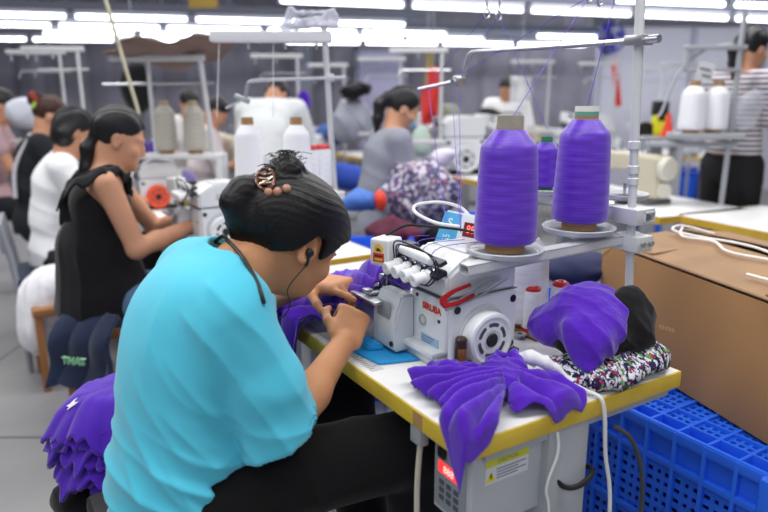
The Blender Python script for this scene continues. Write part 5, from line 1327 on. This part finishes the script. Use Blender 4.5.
# white-cone stand behind the woman in cyan
p = aty(337, 170, 2.62); FS = Frame((p.x, p.y, .75), math.radians(3))
t2 = thing('thread_stand', 'white thread stand with thick top arm, behind the head of the woman in cyan', 'thread stand', FS, (0, 0, -.036))
tp_z = aty(326, 33, 2.62).z - .75
part('pole', MB().cyl((.0, 0, -.04), (-.04, 0, tp_z + .02), .012, n=14), st_m, t2)
part('top_arm', MB().bb((-.47, -.03, tp_z - .035), (-.01, .03, tp_z + .005), .006), M('arm_white', '#e8e9ee', .4), t2)
part('guide_rod', MB().tube([(.04, -.02, tp_z - .165), (-.15, -.02, tp_z - .17), (-.30, -.02, tp_z - .175), (-.335, -.02, tp_z - .19), (-.345, -.02, tp_z - .235)], .007, 8, 4).box((-.36, -.02, tp_z - .245), (.06, .02, .02), (0, .4, 0), .003).tube([(-.34, -.02, tp_z - .24), (-.42, -.05, tp_z - .28)], .005, 6, 1), alu, t2)
part('arm_clamp', MB().box((-.022, 0, tp_z - .165), (.035, .045, .03), None, .005), st_m, t2)
part('tray_bar', MB().bb((-.48, -.12, .19), (.03, -.08, .215), .003).bb((-.30, -.10, .19), (.0, .05, .212), .003), st_m, t2)
g = MB()
for x in (-.33, -.19, -.07): g.cyl((x, -.0, tp_z - .06), (x, 0, tp_z - .03), .005, n=8)
part('eyelets', g, alu, t2)
for px, lb in ((248.5, 'tall white thread cone left of the white stand, above her hair clip'), (297, 'tall white thread cone right of her bun, beside the red-capped spools')):
    q = FS.l(aty(px, 150, 2.52)); cone(FS, (q.x, q.y, .215), lb, plain_white, (.84, 1.0))
for px, lb, sy in ((309.5, 'small white spool with red cap behind the woman in cyan, left of two', 2.56), (322, 'small white spool behind the woman in cyan, next to the stand pole', 2.60)):
    q = FS.l(aty(px, 150, sy)); spool((q.x, q.y, .2155), lb, FS, None, 1.55)
S = SDF((-.25, -.06, tp_z), (.03, .08, tp_z + .14), .006)
S.box((-.07, 0, tp_z + .040), (.085, .030, .016), rotm(0, -9, 4), .006, .006).box((-.10, .01, tp_z + .028), (.11, .03, .010), rotm(0, -5, -6), .004, .006).box((-.175, 0, tp_z + .05), (.014, .02, .045), rotm(0, 22, 0), .006, .01).box((-.01, 0, tp_z + .05), (.018, .025, .035), rotm(0, -15, 10), .006, .01).cone((-.17, 0, tp_z + .07), (-.02, 0, tp_z + .075), .008, .006, .01)
solo('plastic_wrap', displace(S.mesh(1), lambda V, N: .006 * folds(V, (1, .3, .6), 90, 3, .8)), M('plastic_clear', '#d5d6e4', .25, alpha=.75, var=.1, vs=20), 'crumpled clear plastic on the top arm of the white thread stand', 'plastic wrap', FS, (-.09, 0, tp_z))
threads('strand', [([(-.44, 0, tp_z - .04), (-.445, -.10, .50)], 'white thread hanging to the left tall white cone'), ([(-.235, 0, tp_z - .04), (-.235, -.10, .50)], 'white thread hanging to the cone beside the red-capped spools')], M('white_line', '#dfe2ea', .6), '', FS, .0016)
# beige cone stand at the left
p = aty(212, 120, 3.45); FB2 = Frame((p.x, p.y, .75), 0)
tz = aty(203, 56, 3.45).z - .75; bz = aty(190, 153, 3.45).z - .75
bs = thing('thread_stand', 'white thread stand frame holding the two beige cones', 'thread stand', FB2, (-.1, 0, -.036))
part('pole', MB().cyl((.03, 0, -.04), (-.045, 0, tz), .014, n=12), st_m, bs); part('pole', MB().cyl((-.30, 0, .1), (-.31, 0, tz), .012, n=12), st_m, bs)
part('top_arm', MB().bb((-.50, -.02, tz - .025), (-.02, .02, tz + .005), .004), st_m, bs); part('rod', MB().cyl((-.55, 0, tz - .14), (.02, 0, tz - .13), .007, n=8), alu, bs)
part('tray_bar', MB().bb((-.36, -.09, bz - .025), (.06, .05, bz), .005).bb((.03, -.09, bz - .14), (.06, .05, bz - .02), .004), st_m, bs)
for px, lb, y_ in ((167, 'beige thread cone at the left, nearer the ruffled blouse', 150), (195.5, 'beige thread cone right of the other beige cone', 148)):
    q = FB2.l(aty(px, y_, 3.42)); cone(FB2, (q.x, -.03, bz), lb, grey_y, (.86, .95), None, card_m, M('beige_tube', '#a9987c', .7))
def bsheet(U, V):
    px = 108 + 126 * U; z = np.interp(U, [0, .22, .4, .65, .85, 1], [58, 58, 58, 55, 48, 41.5]); hh = np.interp(U, [0, .15, .28, .42, .6, .8, 1], [2, 3, 11, 12, 8, 8, 1.5]) * .0053
    P = np.array([tuple(FB2.l(aty(a, b, 3.45))) for a, b in zip(px, z)]); w_ = (V - .5) * 2
    P[:, 1] += w_ * (.04 + 5 * hh); P[:, 2] += -w_ * hh * .9 + .006 * np.sin(U * 17 + V * 4) + .012; return P
solo('brown_sheet', sheet(bsheet, 60, 14, .006), M('brown_paper', '#7d685f', .8, var=.15, vs=7), 'brown sheet of packing card lying on top of the beige cone stand', 'card sheet', FB2, (-.2, 0, tz + .02))
for px, py, y, lb, bc in ((190, 205, 3.3, 'jar with purple upper half and olive liquid, right of the orange wheel', '#a9a24e'),):
    q = atz(px, py, .75); r = thing('jar', lb, 'jar', Frame(q, 0), (0, 0, 0))
    part('glass', MB().lathe([(0, 0), (.042, 0), (.045, .006), (.045, .085), (.043, .09), (0, .09)], (0, 0, 0), (0, 0, 1), 24), M('olive_liquid', bc, .2), r); part('upper', MB().lathe([(.043, .088), (.044, .10), (.040, .15), (.03, .165), (0, .165)], (0, 0, 0), (0, 0, 1), 24), M('lilac_plastic', '#8d80c9', .4), r); part('lid', MB().cyl((0, 0, .163), (0, 0, .19), .031, n=20, bev=.004), M('lilac_lid', '#a79bd6', .4), r)
for px, lb in ((143, 'small purple spool on the left machine, left of two'), (154, 'small purple spool on the left machine, right of two')):
    p = aty(px, 148, 3.75); cone(Frame((p.x, p.y, p.z - .05), 0), (0, 0, 0), lb, purple_y, (.42, .36), None, card_m, white_enamel)
p0, p1 = aty(98, -26, 3.0), aty(139, 114, 3.0)
pz = thing('bamboo_pole', 'thin pale slanting pole crossing the lamps at the upper left', 'pole', WORLD, tuple(p1))
part('shaft', MB().cyl(p1, p0, .0085, n=10), M('bamboo', '#b9b39c', .6, var=.1), pz); part('knuckle', MB().cyl(p1.lerp(p0, .5), p1.lerp(p0, .51), .011, n=10), M('bamboo_node', '#9a9378', .6), pz)
# other stands
s1 = tstand(fr_at(92, 190, 4.3, 4), 'white thread stand frame against the grey sheeting, far left'); s1.location.z = .75; s1['label'] = 'white thread stand at the far left, right of a twin frame'; BASE[s1] = (0, 0, 0)
def st_at(px, dep, ang, lb, sc=1., floor_post=True): 
    p = aty(px, 150, dep); r = dup(s1, (p.x, p.y, .75), math.radians(ang), lb, sc)
    if floor_post: part('floor_post', MB().cyl((0, 0, -.749), (0, 0, -.03), .012, n=10).cyl((0, 0, -.749), (0, 0, -.735), .10, n=20), leg_m, r)
    return r
st_at(70, 4.6, 6, 'white thread stand at the far left, left of a twin frame')
st_at(300, 5.0, 0, 'white thread stand right of the worker in the white sweater')
st_at(440, 4.4, -4, 'white thread stand over the machine at the end of the long table')
st_at(400, 5.4, 0, 'white thread stand behind the head of the woman in grey')
st_at(545, 5.8, 4, 'white thread stand on the far table, behind the tops of the purple cones')
st_at(610, 6.1, -6, 'white thread stand on the far table, right of the purple cones')
st_at(345, 6.4, 5, 'white thread stand by the grey plastic bags')
st_at(655, 7.2, 0, 'white thread stand in front of the white partition, left part')
st_at(690, 6.2, -8, 'white thread stand in front of the white partition, by the grey tray')

# right stand with two white cones
p = aty(728, 150, 3.55); FR = Frame((p.x, p.y, .75), math.radians(-6)); zt = aty(728, 12, 3.55).z - .75; zb = aty(705, 133, 3.55).z - .75
rs_ = thing('thread_stand', 'thread stand with grey tray and two white cones beside the woman in stripes', 'thread stand', FR, (0, 0, -.75))
part('pole', MB().cyl((0, 0, -.75), (0, 0, zt), .014, n=12), leg_m, rs_); part('tray_bar', MB().bb((-.30, -.10, zb - .03), (.04, .10, zb), .006), leg_m, rs_); part('tray_bar', MB().bb((-.42, -.02, zb - .075), (.04, .05, zb - .05), .004), leg_m, rs_)
za = aty(700, 50, 3.55).z - .75
part('top_frame', MB().bb((-.28, -.02, za), (.03, .02, za + .025), .004).bb((-.26, -.02, za - .11), (.02, .02, za - .09), .004).bb((-.27, -.015, za - .11), (-.25, .015, za + .02), .003), leg_m, rs_)
part('curved_rod', MB().tube([(-.04, 0, za + .03), (-.18, 0, za - .0), (-.30, 0, za - .12), (-.36, 0, za - .30), (-.38, 0, za - .34)], .008, 8, 5), leg_m, rs_)
for px, lb, ww in ((693, 'white thread cone on the grey tray at the right, left of two', 1.), (717.5, 'white thread cone on the grey tray at the right, next to the pole', 1.)):
    q = FR.l(aty(px, 120, 3.52)); cone(FR, (q.x, -.03 if px < 700 else .0, zb), lb, plain_white, (1.0, .95))
q = FR.l(aty(707, 72, 3.5)); sg = solo('paper_tag', MB().box((q.x, -.04, q.z), (.085, .003, .10), (0, .25, 0)), M('tag_paper', '#d9dbe0', .6), 'white paper tag with dark marks hanging on the right thread stand', 'tag', FR, (q.x, -.04, q.z))
g = MB()
for k in range(2): g.box((q.x + .008 * k, -.043, q.z + .014 - .034 * k), (.06 - .012 * k, .002, .012), (0, .25, 0))
part('dark_marks', g, M('tag_ink', '#7b7f8a', .6), sg)
S = SDF((-.05, -.10, zb - .06), (.24, .10, zb + .32), .01); S.ell((.07, 0, zb + .11), (.07, .05, .10), rotm(0, 14, 0), .02).ell((.11, 0, zb + .18), (.06, .03, .04), None, .03)
solo('plastic_bag', displace(S.mesh(1), lambda V, N: .014 * folds(V, (1, .3, .6), 40, 3)), M('plastic_pale', '#d6d8e4', .25, alpha=.32, var=.1, vs=12), 'clear plastic bag hanging on the right thread stand by the woman in stripes', 'plastic bag', FR, (.08, 0, zb))
# ------------------------------------------------------------------ loose things
def lump(name, label, cat, px, py, dep, r, mat, seed=1, fold=.02, rot=None, h=None, zb=None, ff=28):
    p = aty(px, py, dep); fr = Frame(p, 0); m = max(r); h = h or m / 16
    S = SDF((-m * 1.7,) * 3, (m * 1.7,) * 3, h); R_ = random.Random(seed)
    S.ell((0, 0, 0), r, rot, .03)
    for k in range(4):
        q = [R_.uniform(-.6, .6) * t for t in r]; S.ell(q, [t * R_.uniform(.45, .7) for t in r], rot, m * .3)
    return solo(name, displace(S.mesh(1), lambda V, N: fold * folds(V, (1, .4, .7), ff, seed, .6) + fold * .5 * wob(V, ff * .6, seed + 1)), mat, label, cat, fr, (0, 0, 0))
plas = M('plastic_grey', '#9ea2b2', .3, var=.2, vs=6)
lump('plastic_bag', 'grey crumpled plastic bags heaped on the long table', 'plastic bag', 352, 122, 5.6, (.15, .12, .20), plas, 3, .03)
lump('plastic_bag', 'grey plastic bag right of the heaped bags, left of the woman in grey', 'plastic bag', 375, 128, 5.9, (.10, .09, .14), plas, 8, .03)
lump('black_cloth', 'black cloth on top of the grey plastic bags', 'cloth', 357, 92, 5.5, (.13, .08, .05), black_c, 5, .02, rotm(0, -18, 0))
co_ = lump('black_coat', 'black coat hanging behind the beige cones', 'coat', 137, 88, 4.6, (.11, .09, .17), black_c, 6, .02)
part('hanging_wire', MB().cyl((0, 0, .14), (0, 0, 3.6 - co_.location.z), .003, n=6), alu, co_)
lump('printed_cloth', 'multicoloured printed cloth heaped in the lap of the woman in grey', 'fabric', 418, 196, 3.42, (.19, .15, .18), ramp_mat('printed_cloth_far', 'voronoi', [(0, '#c4c0cc'), (.25, '#4a4664'), (.45, '#b9b6c6'), (.55, '#575080'), (.7, '#8a5a76'), (.78, '#c8c6d0'), (.9, '#6a7870')], .85, (1, 1, 1), 55, const=True, distort=.05), 9, .03)
lump('white_cloth', 'pale cloth in the hands of the woman in grey', 'fabric', 442, 158, 3.45, (.06, .05, .05), M('lilac_white', '#d6d0e4', .85), 10, .012)
lump('red_cloth', 'dark red and navy cloth heap under the printed cloth', 'cloth', 395, 232, 3.1, (.13, .10, .05), M('maroon_cloth', '#5a2238', .85, var=.4, vs=12), 11, .02)
lump('blue_bag', 'bright blue bag beside the woman in grey', 'bag', 362, 200, 3.3, (.085, .07, .045), M('bag_blue', '#4a76c8', .6), 12, .03)
lump('hat', 'orange-red cap beside the bright blue bag', 'hat', 381, 201, 3.25, (.028, .04, .05), M('cap_red', '#e2452c', .6), 13, .006)
lump('blue_cloth_bundle', 'royal blue cloth bundle under the long table', 'cloth', 350, 178, 4.6, (.14, .10, .09), M('royal_cloth', '#2f50b4', .8), 14, .015)
lump('navy_cloth_bundle', 'dark navy cloth stack behind the main thread stand', 'cloth', 566, 268, 2.25, (.13, .10, .045), M('navy_stack', '#252c52', .8), 15, .012)
lump('white_cloth_bundle', 'white cloth heap behind the woman in the black top, far left', 'cloth', 22, 112, 4.4, (.10, .10, .09), M('pale_wrap', '#d5d8e6', .6), 16, .02)
lump('purple_cloth', 'small purple cloth hanging right of the white sweater', 'cloth', 304, 102, 4.9, (.045, .03, .07), purple_c, 17, .01)
lump('sack', 'pale green plastic sack behind the hands of the woman in grey', 'sack', 421, 142, 4.6, (.065, .05, .10), M('sack_green', '#b9cdc4', .6), 18, .012)
redm = M('red_strip', '#d23430', .6)
def wire(o, dz=0.):
    z = o.location.z
    part('hanging_wire', MB().cyl((0, 0, dz - .01), (0, 0, 3.6 - z), .003, n=6), alu, o)
for px, py, L, lb in ((427, 105, .28, 'red cloth strip hanging behind the woman in grey, left of two'), (433, 92, .36, 'red cloth strip hanging behind the woman in grey, right of two')):
    p = aty(px, py, 5.0); fr = Frame(p, .2)
    solo('red_strip', sheet(lambda U, V, L=L: np.stack([(U - .5) * .075 * (1 + .3 * V), .02 * np.sin(V * 5 + U * 4), L * (.5 - V)], 1), 10, 20, .006), redm, lb, 'cloth strip', fr, (0, 0, 0))
    wire(C.objects[-1], L / 2)
p = aty(616, 84, 6.8); solo('red_tube', MB().cyl(p + Vector((-.035, 0, .22)), p + Vector((.045, 0, -.22)), .03, n=14, bev=.01), redm, 'red rolled tube hanging in front of the white partition', 'tube', WORLD, tuple(p)); part('hanging_wire', MB().cyl(p + Vector((-.035, 0, .21)), Vector((p.x - .035, p.y, 3.6)), .003, n=6), alu, C.objects[-1])
p = aty(521, 89, 6.1); fr = Frame(p, .1); solo('white_sheet', sheet(lambda U, V: np.stack([(U - .5) * .2, .02 * np.sin(U * 7), .11 - .22 * V], 1), 16, 12, .004), wht, 'white cloth sheet hanging in front of the distant worker in white', 'cloth', fr, (0, 0, 0)); wire(C.objects[-1], .11)
# blue wall fan on the partition
p = aty(611, 38, 9.3); wf = thing('wall_fan', 'blue wall fan on the white partition, upper right', 'fan', WORLD, tuple(p)); fb = M('fan_blue', '#2733b8', .5)
g = MB().torus(p, .19, .014, (0, 1, 0), 32, 8)
for k in range(12): a = k * PI / 6; g.tube([p, p + Vector((.19 * math.cos(a), -.03, .19 * math.sin(a)))], .005, 5, 1)
part('guard', g, fb, wf)
for k in range(4):
    a = k * PI / 2 + .4; part('blade', MB().prism([(.03, -.02), (.17, -.06), (.175, .05), (.03, .03)], 0, .006, Matrix.Translation(p + Vector((0, .03, 0))) @ Matrix.Rotation(PI / 2, 4, 'X') @ Matrix.Rotation(a, 4, 'Z')), fb, wf)
part('bracket', MB().cyl(p + Vector((0, .02, 0)), p + Vector((0, .2, 0)), .06, n=16).bb((p.x - .03, p.y + .14, p.z - .2), (p.x + .03, p.y + .3, p.z + .04)), M('fan_grey', '#55595f', .5), wf)
# yellow-black motor and red cone
p = atz(656, 166, .75); p = aty(656, 136, 5.2); mo = thing('servo_motor', 'black and neon yellow machine head behind the right table', 'machine', WORLD, tuple(p))
part('yellow_panel', MB().bb((p.x - .05, p.y - .06, p.z + .01), (p.x + .07, p.y, p.z + .16), .012), M('neon_yellow', '#dfe02e', .5), mo); part('black_cover', MB().bb((p.x - .045, p.y - .05, p.z + .155), (p.x + .065, p.y + .04, p.z + .27), .015).bb((p.x - .02, p.y - .07, p.z + .12), (p.x + .03, p.y - .05, p.z + .2), .006), dark_m, mo); part('pulley', MB().cyl((p.x - .10, p.y - .05, p.z + .04), (p.x - .10, p.y + .01, p.z + .04), .07, n=20, bev=.01), dark_m, mo); part('pedestal', MB().bb((p.x - .05, p.y - .03, 0), (p.x + .05, p.y + .05, p.z + .02), .01), leg_m, mo)
p = aty(667, 136, 5.0); rc = thing('marker_cone', 'small red cone beside the neon yellow machine head', 'cone', WORLD, tuple(p)); part('cone_body', MB().lathe([(0, 0), (.045, 0), (.012, .17), (0, .175)], p, (0, 0, 1), 20), M('marker_red', '#e8412c', .5), rc); part('base', MB().box((p.x, p.y, p.z + .004), (.11, .11, .012), None, .003), M('marker_red', '#e8412c', .5), rc)
solo('shelf', MB().bb((p.x - .25, p.y - .1, p.z - .02), (p.x + .12, p.y + .1, p.z - .0015), .003).bb((p.x + .06, p.y - .08, 0), (p.x + .10, p.y + .08, p.z - .015), .003), leg_m, 'grey shelf carrying the small red cone', 'shelf', WORLD, tuple(p))
# storage bins
def bin_(px, py, dep, w, d, hgt, label, zb=0., ang=0):
    p = aty(px, py, dep); fr = Frame((p.x, p.y, zb), math.radians(ang)); r = thing('storage_bin', label, 'bin', fr, (0, 0, 0)); t = .012
    g = MB().bb((-w / 2, -d / 2, 0), (w / 2, -d / 2 + t, hgt), .003).bb((-w / 2, d / 2 - t, 0), (w / 2, d / 2, hgt), .003).bb((-w / 2, -d / 2, 0), (-w / 2 + t, d / 2, hgt), .003).bb((w / 2 - t, -d / 2, 0), (w / 2, d / 2, hgt), .003).bb((-w / 2, -d / 2, 0), (w / 2, d / 2, t))
    part('bin_wall', g, blue_m, r); part('rim', MB().bb((-w / 2 - .012, -d / 2 - .012, hgt - .03), (w / 2 + .012, -d / 2, hgt), .004).bb((-w / 2 - .012, d / 2, hgt - .03), (w / 2 + .012, d / 2 + .012, hgt), .004).bb((-w / 2 - .012, -d / 2, hgt - .03), (-w / 2, d / 2, hgt), .004).bb((w / 2, -d / 2, hgt - .03), (w / 2 + .012, d / 2, hgt), .004), blue_d, r)
    g = MB()
    for k in range(5): g.bb((-w / 2 + (k + .5) * w / 5 - .006, -d / 2 - .008, .02), (-w / 2 + (k + .5) * w / 5 + .006, -d / 2, hgt - .03))
    part('ribs', g, blue_d, r); return r
bin_(366, 250, 2.85, .42, .36, .68, 'blue plastic bin behind the far end of the main table')
bin_(588, 282, 2.55, .40, .34, .52, 'blue plastic bin behind the main thread stand')
bin_(668, 175, 6.5, .42, .36, .62, 'blue plastic bin under the distant right table, left of two')
bin_(695, 175, 6.6, .30, .36, .62, 'blue plastic bin under the distant right table, right of two')
bin_(462, 210, 4.3, .40, .34, .55, 'blue plastic bin under the end of the long table behind the near purple cone')
p = aty(712, 175, 6.35); solo('control_box', MB().bb((p.x - .11, p.y - .08, .3), (p.x + .11, p.y + .08, .70), .01).bb((p.x - .09, p.y - .085, .45), (p.x - .02, p.y - .08, .62), .002), M('box_far_grey', '#b4b5bb', .5), 'grey motor box under the distant right table', 'control box', WORLD, (p.x, p.y, .3))
p = aty(203, 2, 7.2); solo('notice_board', MB().bb((p.x - .15, p.y - .01, p.z - .06), (p.x + .15, p.y + .01, p.z + .2), .004), M('board_mustard', '#a98b3c', .6), 'mustard yellow board above the lamps at the upper left', 'board', WORLD, tuple(p)); nb_ = C.objects[-1]
for sx in (-.12, .12): part('hanging_wire', MB().cyl((p.x + sx, p.y, p.z + .19), (p.x + sx, p.y, 3.6), .004, n=6), alu, nb_)

# things lying about on the rows behind: spools and folded pieces on the tables
def scatter(items):
    made = {}
    for px, py, dep, sc_, col, lb in items:
        p = atz(px, py, .75) if dep is None else aty(px, py, dep); ym = {'w': plain_white, 'v': purple_y, 'g': grey_y, 'n': M('navy_yarn', '#27305e', .7), 'r': M('red_yarn', '#b8303a', .7), 'y': M('yellow_yarn', '#d6c640', .7), 'k': M('black_yarn', '#1c1c22', .7)}[col]
        if col in made: dup(made[col], p, 0, lb, sc_ / made[col]['s0'] if 's0' in made[col] else None)
        else:
            o = cone(Frame(p, 0), (0, 0, 0), lb, ym, (sc_, sc_)); made[col] = o
scatter([
    (430, 160, None, .62, 'w', 'small white cone on the long table, behind the hands of the woman in grey'),
    (476, 165, None, .60, 'k', 'small black cone on the long table by the near purple cone'),
    (447, 166, None, .55, 'n', 'small navy cone on the long table by the tall grey machine'),
    (415, 157, None, .55, 'r', 'small red cone on the long table beside the mask of the woman in grey'),
    (527, 154, None, .60, 'y', 'small yellow cone on the far table, left of the second purple cone'),
    (540, 155, None, .62, 'g', 'small grey cone on the far table between the purple cones'),
    (604, 156, None, .60, 'v', 'small purple cone on the far table, right of the second purple cone'),
])
lump('folded_cloth', 'navy folded cloth on the far table between the two large purple cones', 'cloth', 546, 150, 6.3, (.16, .10, .06), M('navy_fold', '#2a3158', .85), 31, .02)
lump('folded_cloth', 'dark red folded cloth on the far table, left of the near purple cone top', 'cloth', 463, 128, 6.2, (.13, .10, .08), M('crimson_fold', '#7a2836', .85), 32, .02)
lump('folded_cloth', 'black folded cloth beside the distant worker in white', 'cloth', 487, 120, 6.4, (.12, .10, .10), black_c, 33, .02)
lump('folded_cloth', 'grey-green folded cloth on the long table behind the thread guide', 'cloth', 447, 118, 5.4, (.12, .10, .10), M('sage_fold', '#8b9384', .85), 34, .02)
lump('folded_cloth', 'blue folded cloth at the far end of the hall, left of the door', 'cloth', 330, 134, 6.2, (.14, .10, .09), M('blue_fold', '#3c5a9c', .85), 35, .02)
lump('black_cloth', 'black cloth hanging out under the purple stack', 'cloth', 84, 497, 1.44, (.075, .07, .045), black_c, 36, .014)
# ================================================================== light and camera
w = bpy.data.worlds.new('hall_air'); bpy.context.scene.world = w; w.use_nodes = True
bg = w.node_tree.nodes['Background']; bg.inputs['Color'].default_value = (.86, .91, 1, 1); bg.inputs['Strength'].default_value = .42
def area(name, loc, size, energy, col=(1, .985, .96), rot=(0, 0, 0)):
    l = bpy.data.lights.new(name, 'AREA'); l.shape = 'RECTANGLE'; l.size, l.size_y = size; l.energy = energy; l.color = col
    o = bpy.data.objects.new(name, l); C.objects.link(o); o.location = loc; o.rotation_euler = rot
area('light_row_near', (.3, .9, 2.75), (5.5, .35), 70, rot=(0, 0, .28))
area('light_row_middle', (-.3, 3.0, 2.85), (8, .5), 135, rot=(0, 0, .28))
area('light_row_far', (0, 6.0, 3.0), (13, .6), 190, rot=(0, 0, .28))
area('light_row_back', (0, 9.5, 3.2), (15, .6), 190, rot=(0, 0, .28))
area('light_row_behind', (0, -1.0, 2.75), (6, .4), 50, rot=(math.radians(-12), 0, 0))
cam = bpy.data.cameras.new('camera'); co = bpy.data.objects.new('camera', cam); C.objects.link(co)
co.location = (0, 0, H); co.rotation_euler = (PI / 2 - TH, 0, 0)
cam.sensor_width = 36; cam.lens = F / 768 * 36; cam.clip_start = .05; cam.clip_end = 60
cam.dof.use_dof = True; cam.dof.focus_distance = 1.48; cam.dof.aperture_fstop = cam.lens / 1000 / .0165; cam.dof.aperture_blades = 0
sc = bpy.context.scene; sc.camera = co
sc.view_settings.view_transform = 'Standard'; sc.view_settings.look = 'None'; sc.view_settings.exposure = 0.0
